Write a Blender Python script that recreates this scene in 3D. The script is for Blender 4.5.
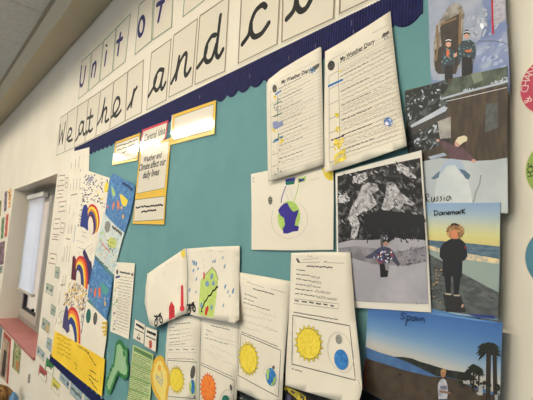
import bpy, bmesh, math, random
from mathutils import Vector, Matrix
from mathutils.geometry import delaunay_2d_cdt
S = bpy.context.scene
for o in list(bpy.data.objects): bpy.data.objects.remove(o)
C = S.collection
rnd = random.Random(7)

# ------------------------------------------------------------------ camera
F = 445.0; CAMD = 0.72; CAMZ = 1.5              # focal length in px, distance to wall, eye height
YAW, PITCH, ROLL = -0.90009, 0.11438, 0.06399
fwd = Vector((math.sin(YAW)*math.cos(PITCH), math.cos(YAW)*math.cos(PITCH), math.sin(PITCH)))
r0 = fwd.cross(Vector((0, 0, 1))).normalized(); u0 = r0.cross(fwd)
RT = r0*math.cos(ROLL)+u0*math.sin(ROLL); UP = -r0*math.sin(ROLL)+u0*math.cos(ROLL)
CAM = Vector((0, -CAMD, CAMZ))
cd = bpy.data.cameras.new('camera'); co = bpy.data.objects.new('camera', cd); C.objects.link(co)
cd.sensor_width = 36; cd.lens = F/533*36; cd.clip_start = .01
m3 = Matrix((RT, UP, -fwd)).transposed()
co.matrix_world = Matrix.Translation(CAM) @ m3.to_4x4()
S.camera = co

# ------------------------------------------------------------------ light and exposure
S.view_settings.view_transform = 'Standard'; S.view_settings.look = 'None'
S.view_settings.gamma = 1; S.view_settings.exposure = 0.12
TUBE = 112.0; LAMP_COL = (1.0, .915, .76)
LAMPS = [(-7.5, -1.85), (-6.05, -1.85), (-4.65, -1.85), (-3.2, -1.85), (-1.75, -1.85), (-.3, -1.85), (-6.0, -4.25), (-3.6, -4.25), (-1.2, -4.25)]  # two rightmost of the near row are unseen, added to brighten the right side
LAMP_K = [.65, .65, .65, .75, .95, .95, .6, .8, 1.0]
w = bpy.data.worlds.new('world'); S.world = w; w.use_nodes = True
bg = w.node_tree.nodes['Background']; bg.inputs[0].default_value = (.80, .88, 1.0, 1); bg.inputs[1].default_value = 2.0
dl = bpy.data.lights.new('daylight_fill', 'AREA'); dl.shape = 'RECTANGLE'; dl.size = 4.2; dl.size_y = 1.3; dl.energy = 50; dl.color = (.74, .87, 1.0)
dlo = bpy.data.objects.new('daylight_fill', dl); C.objects.link(dlo); dlo.location = (-2.6, -6.62, 1.6); dlo.rotation_euler = (math.radians(90), 0, 0)   # cool fill, added behind unseen windows put in the opposite wall

# ------------------------------------------------------------------ helpers
def lin(c):
    out = []
    for v in c[:3]:
        v /= 255.0
        out.append(v/12.92 if v <= .04045 else ((v+.055)/1.055)**2.4)
    return (*out, 1)
MATS = {}
def M(name, c=(255, 255, 255), rough=.8, c2=None, scale=30, lo=.4, hi=.6, detail=4, bump=0, bscale=80, spec=.22, stretch=None, metal=0, emit=0, c3=None, dist=0, coat=0):
    if name in MATS: return MATS[name]
    if not c: raise ValueError('undefined material '+name)
    m = bpy.data.materials.new(name); m.use_nodes = True; nt = m.node_tree; N = nt.nodes; L = nt.links
    b = N['Principled BSDF']; b.inputs['Base Color'].default_value = lin(c); b.inputs['Roughness'].default_value = rough
    b.inputs['Metallic'].default_value = metal; b.inputs['Specular IOR Level'].default_value = spec
    if coat: b.inputs['Coat Weight'].default_value = coat; b.inputs['Coat Roughness'].default_value = .06
    if emit:
        b.inputs['Emission Color'].default_value = lin(c); b.inputs['Emission Strength'].default_value = emit
    if c2 or bump:
        tc = N.new('ShaderNodeTexCoord'); mp = N.new('ShaderNodeMapping'); L.new(tc.outputs['Object'], mp.inputs[0])
        if stretch: mp.inputs['Scale'].default_value = stretch
    if c2:
        n = N.new('ShaderNodeTexNoise'); n.inputs['Scale'].default_value = scale; n.inputs['Detail'].default_value = detail; n.inputs['Distortion'].default_value = dist
        L.new(mp.outputs[0], n.inputs['Vector'])
        r = N.new('ShaderNodeValToRGB'); r.color_ramp.elements[0].position = lo; r.color_ramp.elements[1].position = hi
        r.color_ramp.elements[0].color = lin(c); r.color_ramp.elements[1].color = lin(c2)
        if c3: e = r.color_ramp.elements.new((lo+hi)/2); e.color = lin(c3)
        L.new(n.outputs['Fac'], r.inputs[0]); L.new(r.outputs[0], b.inputs['Base Color'])
    if bump:
        n = N.new('ShaderNodeTexNoise'); n.inputs['Scale'].default_value = bscale; n.inputs['Detail'].default_value = 3
        L.new(mp.outputs[0], n.inputs['Vector']); bp = N.new('ShaderNodeBump'); bp.inputs['Strength'].default_value = bump; bp.inputs['Distance'].default_value = .01
        L.new(n.outputs['Fac'], bp.inputs['Height']); L.new(bp.outputs[0], b.inputs['Normal'])
    MATS[name] = m; return m
def tag(o, label=None, cat=None, group=None, kind=None):
    if label: o['label'] = label
    if cat: o['category'] = cat
    if group: o['group'] = group
    if kind: o['kind'] = kind
    return o
def link(name, me, mat=None, parent=None, loc=None):
    o = bpy.data.objects.new(name, me); C.objects.link(o)
    if mat is not None:
        for mm in (mat if isinstance(mat, (list, tuple)) else [mat]): me.materials.append(mm)
    if parent: o.parent = parent
    if loc is not None: o.location = loc
    return o
def empty(name, loc, label=None, cat=None, group=None):
    o = bpy.data.objects.new(name, None); C.objects.link(o); o.location = loc; o.empty_display_size = .1
    return tag(o, label, cat, group)
class MB:                                          # collects boxes into one mesh (local coordinates)
    def __init__(s): s.bm = bmesh.new()
    def box(s, a, b, mi=0):
        x0, y0, z0 = a; x1, y1, z1 = b
        v = [s.bm.verts.new(p) for p in ((x0,y0,z0),(x1,y0,z0),(x1,y1,z0),(x0,y1,z0),(x0,y0,z1),(x1,y0,z1),(x1,y1,z1),(x0,y1,z1))]
        for f in ((0,3,2,1),(4,5,6,7),(0,1,5,4),(1,2,6,5),(2,3,7,6),(3,0,4,7)):
            s.bm.faces.new([v[i] for i in f]).material_index = mi
        return s
    def cyl(s, p, q, r, n=16):
        p = Vector(p); q = Vector(q); d = (q-p).normalized(); a = d.orthogonal().normalized(); b = d.cross(a)
        A = [s.bm.verts.new(p+(a*math.cos(6.2832*i/n)+b*math.sin(6.2832*i/n))*r) for i in range(n)]
        B = [s.bm.verts.new(q+(a*math.cos(6.2832*i/n)+b*math.sin(6.2832*i/n))*r) for i in range(n)]
        for i in range(n): s.bm.faces.new((A[i], A[(i+1)%n], B[(i+1)%n], B[i]))
        s.bm.faces.new(A); s.bm.faces.new(B[::-1]); return s
    def build(s, name, mat, parent=None, loc=None, bevel=0):
        bmesh.ops.recalc_face_normals(s.bm, faces=s.bm.faces)
        if bevel: bmesh.ops.bevel(s.bm, geom=list(s.bm.edges), offset=bevel, segments=2, affect='EDGES', profile=.7)
        me = bpy.data.meshes.new(name); s.bm.to_mesh(me); s.bm.free()
        return link(name, me, mat, parent, loc)
def W(px, py, off=0.0):                            # a photo point taken onto the plane `off` metres in front of the wall
    d = fwd+RT*((px-266.5)/F)-UP*((py-200)/F)
    return CAM+d*((CAMD-off)/d.y)
def inside(p, poly):
    x, y = p; c = False; j = len(poly)-1
    for i in range(len(poly)):
        xi, yi = poly[i]; xj, yj = poly[j]
        if (yi > y) != (yj > y) and x < (xj-xi)*(y-yi)/(yj-yi)+xi: c = not c
        j = i
    return c
def tri(poly, step=0):
    pts = [Vector(p) for p in poly]
    n = len(pts)
    if step:
        xs = [p[0] for p in poly]; ys = [p[1] for p in poly]
        dense = []
        for i in range(n):
            a, b = pts[i], pts[(i+1) % n]; k = max(1, int((b-a).length/step))
            dense += [a.lerp(b, t/k) for t in range(k)]
        pts = dense; n = len(pts); x = min(xs)+step*.5; outl = [tuple(p) for p in pts]
        while x < max(xs):
            y = min(ys)+step*.5
            while y < max(ys):
                if inside((x, y), outl) and min((Vector((x, y))-q).length for q in pts[:n]) > step*.4: pts.append(Vector((x, y)))
                y += step
            x += step
    v, e, f, *_ = delaunay_2d_cdt(pts, [], [list(range(n))], 1, 1e-5)
    return [tuple(p) for p in v], [tuple(t) for t in f]
def ell(cx, cy, rx, ry, rot=0, n=24, a0=0, a1=360):
    c, s = math.cos(math.radians(rot)), math.sin(math.radians(rot)); out = []
    m = n if a1-a0 >= 360 else n+1
    for i in range(m):
        t = math.radians(a0+(a1-a0)*i/n); x, y = rx*math.cos(t), ry*math.sin(t)
        out.append((cx+x*c-y*s, cy+x*s+y*c))
    return out
def smooth(pl, k=4):                               # Catmull-Rom through the points
    if len(pl) < 3: return list(pl)
    out = []
    for i in range(len(pl)-1):
        p0 = pl[max(i-1, 0)]; p1 = pl[i]; p2 = pl[i+1]; p3 = pl[min(i+2, len(pl)-1)]
        for j in range(k):
            t = j/k
            out.append(tuple(.5*((2*p1[a])+(-p0[a]+p2[a])*t+(2*p0[a]-5*p1[a]+4*p2[a]-p3[a])*t*t+(-p0[a]+3*p1[a]-3*p2[a]+p3[a])*t**3) for a in (0, 1)))
    out.append(tuple(pl[-1])); return out
def lerp2(a, b, t): return (a[0]+(b[0]-a[0])*t, a[1]+(b[1]-a[1])*t)
def quadpt(q, u, v):                               # bilinear point in a TL TR BR BL quad
    return lerp2(lerp2(q[0], q[1], u), lerp2(q[3], q[2], u), v)
def subq(q, u0, v0, u1, v1): return [quadpt(q, u0, v0), quadpt(q, u1, v0), quadpt(q, u1, v1), quadpt(q, u0, v1)]
def ramp(o0, o1, p0, p1, pw=2.0):                   # lift from the backing growing from p0 towards p1
    dx, dy = p1[0]-p0[0], p1[1]-p0[1]; L2 = dx*dx+dy*dy
    return lambda x, y: o0+(o1-o0)*max(0, min(1.15, ((x-p0[0])*dx+(y-p0[1])*dy)/L2))**pw
TEXTC = {}
def glyphs(txt, shear=0, bold=0):
    k = (txt, shear, bold)
    if k not in TEXTC:
        cu = bpy.data.curves.new('lettering', 'FONT'); cu.body = txt; cu.shear = shear; cu.offset = bold; cu.resolution_u = 2
        o = bpy.data.objects.new('lettering', cu); C.objects.link(o)
        bpy.context.view_layer.update()
        me = bpy.data.meshes.new_from_object(o.evaluated_get(bpy.context.evaluated_depsgraph_get()))
        V = [(v.co.x, v.co.y) for v in me.vertices]; P = [tuple(p.vertices) for p in me.polygons]
        bpy.data.objects.remove(o); bpy.data.curves.remove(cu); bpy.data.meshes.remove(me)
        TEXTC[k] = (V, P)
    return TEXTC[k]

class Sheet:
    """a sheet of paper, card or print pinned up on the wall; parts of its picture are children"""
    def __init__(s, name, outline, off, mat, label, cat, group=None, step=0, thick=.0004, cast=None):
        s.off = off if callable(off) else (lambda x, y, o=off: o)
        s.step = step if (step or not callable(off)) else 9
        cx = sum(p[0] for p in outline)/len(outline); cy = sum(p[1] for p in outline)/len(outline)
        s.c = W(cx, cy, s.off(cx, cy)); s.n = 0; s.outline = outline
        pts, tr = tri(outline, s.step)
        bm = bmesh.new()
        A = [bm.verts.new(W(x, y, s.off(x, y))-s.c) for x, y in pts]
        B = [bm.verts.new(a.co+Vector((0, thick, 0))) for a in A]
        cnt = {}
        for t in tr:
            bm.faces.new([A[i] for i in t]); bm.faces.new([B[i] for i in t[::-1]])
            for i in range(3):
                e = (t[i], t[(i+1) % 3]); cnt[tuple(sorted(e))] = cnt.get(tuple(sorted(e)), 0)+1
        for (a, b), k in cnt.items():
            if k == 1: bm.faces.new((A[a], A[b], B[b], B[a]))
        bmesh.ops.recalc_face_normals(bm, faces=bm.faces)
        if s.step:
            for f in bm.faces: f.smooth = abs(f.normal.y) > .5
        me = bpy.data.meshes.new(name); bm.to_mesh(me); bm.free()
        s.o = link(name, me, mat, None, s.c); tag(s.o, label, cat, group)
    def P(s, x, y, lift): return W(x, y, s.off(x, y)+lift)-s.c
    def mk(s, name, bm, mat, label=None):
        me = bpy.data.meshes.new(name); bm.to_mesh(me); bm.free()
        o = link(name, me, mat, s.o)
        if label: o['label'] = label
        return o
    def lift(s):
        s.n += 1; return .00006*s.n+.00012
    def poly(s, name, polys, mat, lift=None, label=None):
        """one or several filled outlines in one mesh; mat may be a list cycling by the third entry (outline, index)"""
        lift = lift or s.lift(); bm = bmesh.new()
        if not isinstance(polys[0], dict) and isinstance(polys[0][0], (int, float)): polys = [polys]
        if len(polys) > 1 and not isinstance(polys[0], dict) and name.endswith('s') and name not in ('land_shapes', 'sun_rays'):
            one = name[:-1]
            return [s.poly(one, [pl], mat, lift, label) for pl in polys][-1]
        for k, pl in enumerate(polys):
            mi = 0
            if isinstance(pl, dict): mi = pl['m']; pl = pl['p']
            pts, tr = tri(pl, s.step)
            V = [bm.verts.new(s.P(x, y, lift+(k % 5)*.000008)) for x, y in pts]
            for t in tr:
                f = bm.faces.new([V[i] for i in t]); f.material_index = mi; f.normal_update()
                if f.normal.y > 0: f.normal_flip()
        return s.mk(name, bm, mat, label)
    def stroke(s, name, lines, width, mat, lift=None, label=None, k=1):
        lift = lift or s.lift()
        if len(lines) > 1 and name in ('green_marks', 'blue_marks', 'yellow_rays', 'handwriting', 'small_sketches', 'pencil_rays', 'answer_lines', 'name_lines'):
            return [s.stroke({'handwriting': 'handwritten_word'}.get(name, name[:-1]), [ln], width, mat, lift, label, k) for ln in lines][-1]
        bm = bmesh.new()
        for li, ln in enumerate(lines):
            mi = 0
            if isinstance(ln, dict): mi = ln['m']; ln = ln['p']
            if k > 1: ln = smooth(ln, k)
            if s.step:
                dn = []
                for a, b in zip(ln, ln[1:]):
                    m_ = max(1, int(math.hypot(b[0]-a[0], b[1]-a[1])/6)); dn += [lerp2(a, b, i/m_) for i in range(m_)]
                ln = dn+[ln[-1]]
            z = lift+(li % 5)*.000006
            pts = [s.P(x, y, z) for x, y in ln]; h = width/2; L = []; R = []
            n = len(pts)
            for i in range(n):
                t = pts[min(i+1, n-1)]-pts[max(i-1, 0)]; t.y = 0
                if t.length < 1e-9: t = Vector((1, 0, 0))
                t.normalize(); nn = Vector((-t.z, 0, t.x))*h
                L.append(bm.verts.new(pts[i]+nn)); R.append(bm.verts.new(pts[i]-nn))
            for i in range(n-1):
                f = bm.faces.new((L[i], L[i+1], R[i+1], R[i])); f.material_index = mi
            if width > .003:
                for p, q in ((pts[0], pts[1]), (pts[-1], pts[-2])):   # round ends
                    c = [bm.verts.new(p+Vector((math.cos(a*.5236), 0, math.sin(a*.5236)))*h+Vector((0, .00001, 0))) for a in range(12)]
                    f = bm.faces.new(c); f.material_index = mi
        return s.mk(name, bm, mat, label)
    def text(s, name, txt, p0, p1, mat, shear=0, tall=1.0, lift=None, bold=0):
        """printed words whose baseline runs from p0 to p1"""
        lift = lift or s.lift()
        V, P = glyphs(txt, shear, bold); x1 = max(v[0] for v in V); x0 = min(v[0] for v in V)
        A = s.P(*p0, lift); B = s.P(*p1, lift); ux = (B-A)/(x1-x0); uz = Vector((-ux.z, 0, ux.x))*tall
        bm = bmesh.new(); vs = [bm.verts.new(A+ux*(x-x0)+uz*y) for x, y in V]
        for p in P:
            f = bm.faces.new([vs[i] for i in p])
        return s.mk(name, bm, mat)
    def words(s, name, rows, width, mat, amp=.5, seed=1, gap=.25, pitch=1.0, lift=None):
        """rows of small illegible writing: broken wavering strokes between two photo points"""
        if len(rows) > 1:
            lift = lift or s.lift(); one = name[:-1] if name.endswith('s') and not name.endswith('ss') else name
            if one == name: one = name+'_line'
            return [s.words(one, [rw], width, mat, amp, seed*31+i, gap, pitch, lift) for i, rw in enumerate(rows)][-1]
        r = random.Random(seed); out = []
        for a, b in rows:
            L = math.hypot(b[0]-a[0], b[1]-a[1]); t = 0
            while t < L-.3:
                wl = min(r.uniform(2.2, 6.0)*pitch, L-t); k = max(2, int(wl/(.8*pitch)))
                out.append([(lambda q: (q[0], q[1]+r.uniform(-amp, amp)))(lerp2(a, b, (t+wl*i/k)/L)) for i in range(k+1)])
                t += wl+r.uniform(.6, 1.2)*gap*4*pitch
        return s.stroke(name, out, width*.72, mat, lift)
    def scatter(s, name, poly, n, rx, ry, mats, seed=1, rot=(0, 180), lift=None, jag=5, label=None):
        """irregular dabs of colour inside an outline"""
        r = random.Random(seed); xs = [p[0] for p in poly]; ys = [p[1] for p in poly]; out = []; g = 0
        while len(out) < n and g < n*40:
            g += 1; p = (r.uniform(min(xs), max(xs)), r.uniform(min(ys), max(ys)))
            if not inside(p, poly): continue
            a, b = r.uniform(*rx), r.uniform(*ry); an = r.uniform(*rot); ph = r.uniform(0, 6)
            e = ell(p[0], p[1], a, b, an, jag+3)
            e = [lerp2(p, q, r.uniform(.6, 1.15)) for q in e]
            out.append({'p': e, 'm': r.randrange(len(mats))})
        st = s.step; s.step = 0
        lift = lift or s.lift(); bm = bmesh.new()
        for k, d in enumerate(out):
            f = bm.faces.new([bm.verts.new(s.P(x, y, lift+(k % 30)*.0000012)) for x, y in d['p']]); f.material_index = d['m']
        s.step = st
        return s.mk(name, bm, mats, label)

# ------------------------------------------------------------------ materials
wall_m = M('wall_paint', (233, 225, 208), .75, c2=(229, 220, 202), scale=3, bump=.05, bscale=60)
ceil_m = M('ceiling_tile', (216, 217, 212), .95, c2=(206, 207, 202), scale=40)
paper = M('white_paper', (238, 230, 212), .85, c2=(233, 224, 205), scale=6, bump=.08, bscale=12)
card_m = M('laminated_card', (222, 213, 194), .30, bump=.05, bscale=14)
lam = M('laminated_white', (232, 224, 206), .07, bump=.035, bscale=16, spec=.5)
lamy = M('laminated_yellow', (238, 196, 84), .07, bump=.035, bscale=16, spec=.5)
lamr = M('laminated_red', (206, 76, 88), .07, bump=.035, bscale=16, spec=.5)
black = M('black_ink', (22, 21, 22), .6); navyink = M('navy_ink', (40, 36, 92), .6)
grayink = M('pencil_grey', (150, 143, 132), .8); darkink = M('print_grey', (92, 88, 82), .8); lightink = M('faint_pencil', (190, 181, 164), .85)
teal = M('teal_backing_paper', (103, 148, 150), .8, c2=(98, 143, 146), scale=8, bump=.05, bscale=30)
navy = M('navy_corrugated_card', (29, 33, 84), .7, c2=(24, 27, 70), scale=60)
yellow = M('crayon_yellow', (240, 217, 84), .8, c2=(230, 204, 62), scale=160); orange = M('crayon_orange', (236, 140, 62), .8, c2=(224, 112, 48), scale=160)
red = M('crayon_red', (205, 58, 62), .8, c2=(190, 44, 52), scale=160); blue = M('crayon_blue', (40, 104, 172), .8, c2=(62, 128, 188), scale=140)
dblue = M('paint_deep_blue', (46, 66, 140), .7, c2=(36, 50, 116), scale=90); maroon = M('paint_maroon', (104, 42, 52), .7, c2=(84, 36, 58), scale=90)
purple = M('paint_purple', (66, 52, 98), .7, c2=(54, 44, 82), scale=90); green = M('crayon_green', (164, 196, 92), .8, c2=(182, 210, 112), scale=140)
dgreen = M('crayon_dark_green', (38, 104, 92), .8); steel = M('crayon_steel_blue', (118, 150, 182), .8)
indigo = M('felt_indigo', (50, 42, 134), .7); pinkline = M('pink_outline', (178, 140, 140), .8); oran_d = M('crayon_brick', (172, 72, 60), .8)
wash = M('blue_wash', (98, 144, 186), .8, c2=(58, 102, 158), scale=60, lo=.3, hi=.7, dist=1.5)

# ------------------------------------------------------------------ the room
X0, X1, Y1, ZC = -9.0, 2.2, -6.6, 2.86
HX0, HX1, HZ0, HZ1 = -4.68, -3.14, .745, 1.921         # window opening in the display wall
T = .34
far_m = M('far_wall_paint', (176, 174, 168), .8, c2=(168, 166, 160), scale=2)
b = MB(); b.box((X0, 0, 0), (HX0, T, ZC)); b.box((HX1, 0, 0), (X1, T, ZC)); b.box((HX0, 0, 0), (HX1, T, HZ0-.0185)); b.box((HX0, 0, HZ1), (HX1, T, ZC))
tag(b.build('wall_back', wall_m), kind='structure')
tag(MB().box((X0-.1, Y1, 0), (X0, T, ZC)).build('wall_left', far_m), kind='structure')
tag(MB().box((X1, Y1, 0), (X1+.1, T, ZC)).build('wall_right', far_m), kind='structure')
b = MB(); b.box((X0-.1, Y1-.1, 0), (-4.8, Y1, ZC)); b.box((-.4, Y1-.1, 0), (X1+.1, Y1, ZC)); b.box((-4.8, Y1-.1, 0), (-.4, Y1, .9)); b.box((-4.8, Y1-.1, 2.3), (-.4, Y1, ZC))
tag(b.build('wall_front', far_m), kind='structure')
b = MB()
for x in (-4.8, -3.35, -1.9, -.45): b.box((x, Y1-.07, .9), (x+.05, Y1-.02, 2.3))
b.box((-4.8, Y1-.07, .9), (-.4, Y1-.02, .95)); b.box((-4.8, Y1-.07, 2.25), (-.4, Y1-.02, 2.3))
tag(b.build('added_window_2', M('added_window_frame', (196, 196, 192), .5)), kind='structure')  # unseen opposite windows, added so a cool fill can enter the room
tag(MB().box((X0-.1, Y1-.1, -.1), (X1+.1, T, 0)).build('floor', M('floor_carpet', (84, 90, 98), .95, c2=(70, 76, 84), scale=200, bump=.3, bscale=300)), kind='structure')
# suspended ceiling: tiles with sunk joints, open where the recessed lamps sit
tile = .6; lampcells = []
def lamp_rect(x, y): return (x-.6, y-.3, x+.6, y+.3)
xs = sorted({X0, X1} | {round(-4.135+.61*i, 3) for i in range(-8, 11)} | {v for x, y in LAMPS for v in (x-.6, x+.6)})
ys = sorted({Y1, T} | {-.235} | {round(-.235-.61*i, 3) for i in range(1, 11)} | {v for x, y in LAMPS for v in (y-.3, y+.3)})
gx = {round(-4.135+.61*i, 3) for i in range(-8, 11)}; gy = {round(-.235-.61*i, 3) for i in range(0, 11)}
b = MB()
for i in range(len(xs)-1):
    for j in range(len(ys)-1):
        a, c_, d, e = xs[i], xs[i+1], ys[j], ys[j+1]; mx, my = (a+c_)/2, (d+e)/2
        if any(q[0] < mx < q[2] and q[1] < my < q[3] for q in map(lambda l: lamp_rect(*l), LAMPS)): continue
        g = .004
        x_0 = a+(g if a in gx else 0); x_1 = c_-(g if c_ in gx else 0); y_0 = d+(g if d in gy else 0); y_1 = e-(g if e in gy else 0)
        b.box((x_0, y_0, ZC), (x_1, y_1, ZC+.02))
b.box((X0-.1, Y1-.1, ZC+.2), (X1+.1, T, ZC+.25), 1)
tag(b.build('ceiling', [ceil_m, M('ceiling_void', (60, 57, 52), .9)]), kind='structure')
# boxed-in bulkhead where wall and ceiling meet
b = MB(); vv = [b.bm.verts.new((x, y, z)) for x in (X0, X1) for y, z in ((0, 2.812), (-.182, 2.772), (-.222, ZC), (0, ZC))]
for f in ((0, 1, 2, 3), (7, 6, 5, 4), (0, 4, 5, 1), (1, 5, 6, 2), (2, 6, 7, 3), (3, 7, 4, 0)): b.bm.faces.new([vv[i] for i in f])
tag(b.build('trim_1', M('bulkhead_paint', (214, 202, 176), .8)), kind='structure')
tag(MB().box((X0, -.24, ZC-.004), (X1, -.22, ZC+.004)).build('trim_2', M('ceiling_edge_strip', (170, 160, 142), .7)), kind='structure')
for s_, (p, q) in {'left': ((X0, Y1, 0), (X0+.015, 0, .1)), 'back': ((X0, -.015, 0), (X1, 0, .1))}.items():
    tag(MB().box(p, q).build('baseboard_'+s_, M('baseboard_paint', (214, 206, 188), .5)), kind='structure')
# recessed louvre lamps
whitem = M('lamp_housing', (225, 222, 214), .5); tubes = [M('lamp_tube_%d' % k, (255, 240, 214), .5, emit=1) for k in range(len(LAMPS))]
for i, (x, y) in enumerate(LAMPS):
    place = ['farthest left in the row nearer the display wall', 'second from the left in the row nearer the display wall', 'third from the left in the row nearer the display wall', 'third from the right in the row nearer the display wall', 'second from the right in the row nearer the display wall', 'rightmost in the row nearer the display wall', 'leftmost in the row behind the viewer', 'middle one in the row behind the viewer', 'rightmost in the row behind the viewer'][i]
    e = empty('ceiling_light', (x, y, ZC), 'recessed fluorescent ceiling light, '+place, 'ceiling light', 'recessed ceiling lights')
    h = MB(); D = .13
    h.box((-.6, -.3, D), (.6, .3, D+.01)); h.box((-.6, -.3, 0), (-.59, .3, D)); h.box((.59, -.3, 0), (.6, .3, D)); h.box((-.59, -.3, 0), (.59, -.29, D)); h.box((-.59, .29, 0), (.59, .3, D))
    h.build('housing', whitem, e)
    tm = tubes[i].node_tree.nodes['Principled BSDF']; tm.inputs['Emission Color'].default_value = (*LAMP_COL, 1); tm.inputs['Emission Strength'].default_value = TUBE*LAMP_K[i]
    MB().cyl((-.57, 0, .059), (.57, 0, .059), .02, 20).build('tube', tubes[i], e)
    MB().box((-.59, -.025, .085), (.59, .025, D)).build('batten', whitem, e)

# ------------------------------------------------------------------ window in the recess
alu = M('window_frame_grey', (150, 145, 134), .45, metal=.2)
glass = bpy.data.materials.new('window_glass'); glass.use_nodes = True
gb = glass.node_tree.nodes['Principled BSDF']; gb.inputs['Transmission Weight'].default_value = 1; gb.inputs['Roughness'].default_value = .02; gb.inputs['IOR'].default_value = 1.02; gb.inputs['Base Color'].default_value = (1, .95, .9, 1)
fy = .165; win = tag(empty('window_1', (-3.9, fy, HZ0)), kind='structure')
b = MB(); ox, oz = -3.9, HZ0
def fb(x0, z0, x1, z1, y0=0, y1=.055): b.box((x0-ox, y0, z0-oz), (x1-ox, y1, z1-oz))
fb(HX0, HZ0, HX0+.05, HZ1); fb(HX1-.05, HZ0, HX1, HZ1); fb(HX0+.05, HZ0, HX1-.05, HZ0+.05); fb(HX0+.05, HZ1-.05, HX1-.05, HZ1); fb(-3.93, HZ0+.05, -3.78, HZ1-.05, -.01)
b.build('window_frame', alu, win)
b = MB()
fb(HX0+.05, HZ0+.05, -4.55, HZ1-.05, -.012, .04); fb(-3.98, HZ0+.05, -3.93, HZ1-.05, -.012, .04); fb(-4.55, HZ0+.05, -3.98, HZ0+.105, -.012, .04); fb(-4.55, HZ1-.11, -3.98, HZ1-.05, -.012, .04)
b.build('window_sash', M('sash_grey', (176, 170, 158), .4), win)
b = MB(); fb(-4.55, HZ0+.105, -4.535, HZ1-.11, .0, .03); fb(-3.995, HZ0+.105, -3.98, HZ1-.11, 0, .03); fb(-4.535, HZ0+.105, -3.995, HZ0+.12, 0, .03)
b.build('gasket', M('black_gasket', (38, 38, 38), .6), win)
b = MB(); fb(-4.535, HZ0+.12, -3.995, HZ1-.11, .022, .026); fb(-3.78, HZ0+.05, HX1-.05, HZ1-.05, .022, .026); b.build('glass_pane', glass, win)
b = MB(); fb(-4.06, HZ0+.145, -4.03, HZ0+.17, -.03, -.012); b.build('window_handle', black, win)
sl = MB().box((HX0, -.014, HZ0-.018), (HX1, fy, HZ0)).build('trim_3', M('sill_pink_gloss', (176, 112, 106), .4, c2=(168, 104, 98), scale=5)); tag(sl, kind='structure')
# venetian blind
bl = empty('window_blind', (-4.27, .12, 1.9), 'closed silver venetian blind pulled most of the way down in the recessed window', 'blind')
slat_m = bpy.data.materials.new('blind_slat'); slat_m.use_nodes = True; nt = slat_m.node_tree; pb = nt.nodes['Principled BSDF']
pb.inputs['Base Color'].default_value = lin((214, 220, 226)); pb.inputs['Roughness'].default_value = .35; pb.inputs['Metallic'].default_value = .15
tr_ = nt.nodes.new('ShaderNodeBsdfTranslucent'); tr_.inputs[0].default_value = lin((235, 240, 250)); mx = nt.nodes.new('ShaderNodeMixShader'); mx.inputs[0].default_value = .5
nt.links.new(pb.outputs[0], mx.inputs[1]); nt.links.new(tr_.outputs[0], mx.inputs[2]); nt.links.new(mx.outputs[0], nt.nodes['Material Output'].inputs[0])
bx0, bx1, bz0, bz1 = -4.6+4.27, -3.97+4.27, 1.03-1.9, 1.84-1.9
MB().box((bx0, -.02, bz1-.01), (bx1, .02, bz1+.03)).build('head_rail', M('rail_grey', (205, 204, 198), .4), bl, bevel=.003)
bm = bmesh.new(); nS = 40
for i in range(nS):
    z = bz0+.02+(bz1-.02-bz0-.02)*i/(nS-1); seg = []
    for t in range(5):
        a = (t/4-.5); yy = a*.010; zz = a*.026; bow = .003*(1-4*a*a)
        seg.append([bm.verts.new((x, yy-bow, z+zz)) for x in (bx0+.004, bx1-.004)])
    for t in range(4): f = bm.faces.new((seg[t][0], seg[t][1], seg[t+1][1], seg[t+1][0])); f.smooth = True
me = bpy.data.meshes.new('slats'); bm.to_mesh(me); bm.free(); link('slats', me, slat_m, bl)
MB().box((bx0, -.014, bz0-.012), (bx1, .014, bz0+.008)).build('bottom_rail', M('rail_beige', (190, 182, 166), .4), bl, bevel=.003)
for x in (bx0+.1, bx1-.1): MB().cyl((x, -.016, bz0), (x, -.016, bz1), .0012, 6).build('ladder_cord', M('cord_white', (220, 218, 210), .8), bl)
tag(MB().box((-30, .4, -.3), (10, 40, -.2)).build('ground', M('paving_outside', (214, 186, 164), .9, c2=(196, 168, 148), scale=2)), kind='structure')

# ------------------------------------------------------------------ display board with corrugated navy border
BX0, BX1, BZ0, BZ1, BT = -2.70, -.345, .812, 2.03, .014
bd = empty('display_board', ((BX0+BX1)/2, 0, BZ0), 'large teal backed display board fixed to the cream wall', 'display board')
MB().box((BX0-bd.location.x, -BT, .0), (BX1-bd.location.x, -.002, BZ1-BZ0)).build('backing', teal, bd)
def border(name, x0, x1, zt, zb, sign, pitch=.06):
    bm = bmesh.new(); n = int((x1-x0)/.0019); rows = []
    for i in range(n+1):
        x = x0+(x1-x0)*i/n; y = -BT-.0022-.0011*math.sin(i*math.pi/2); sc = .015*abs(math.sin(math.pi*(x-x0)/pitch))**.8
        e = zb-sc if sign > 0 else zb; t = zt if sign > 0 else zt+sc
        rows.append([bm.verts.new((x-bd.location.x, yy, z-bd.location.z)) for z, yy in ((t, y), (e, y), (e, -BT+.0002), (t, -BT+.0002))])
    for p, q in zip(rows, rows[1:]):
        for k in range(4): bm.faces.new((p[k], p[(k+1) % 4], q[(k+1) % 4], q[k])).material_index = 0
    for p in (rows[0], rows[-1]): bm.faces.new(p)
    bmesh.ops.recalc_face_normals(bm, faces=bm.faces)
    me = bpy.data.meshes.new(name); bm.to_mesh(me); bm.free(); link(name, me, navy, bd)
border('border_strip', BX0-.035, -.452, 2.032, 1.966, 1)
border('border_strip', BX0-.045, -1.0, .845, .811, -1)
for px, py in ((289, 58), (354, 33), (316, 46), (200, 97), (250, 76), (352, 23)):
    p = W(px, py, .018); q = p-bd.location; MB().box((q.x-.0012, q.y-.002, q.z-.006), (q.x+.0012, q.y, q.z+.006)).build('staple', M('staple_steel', (88, 86, 110), .4, metal=.6), bd)

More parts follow.
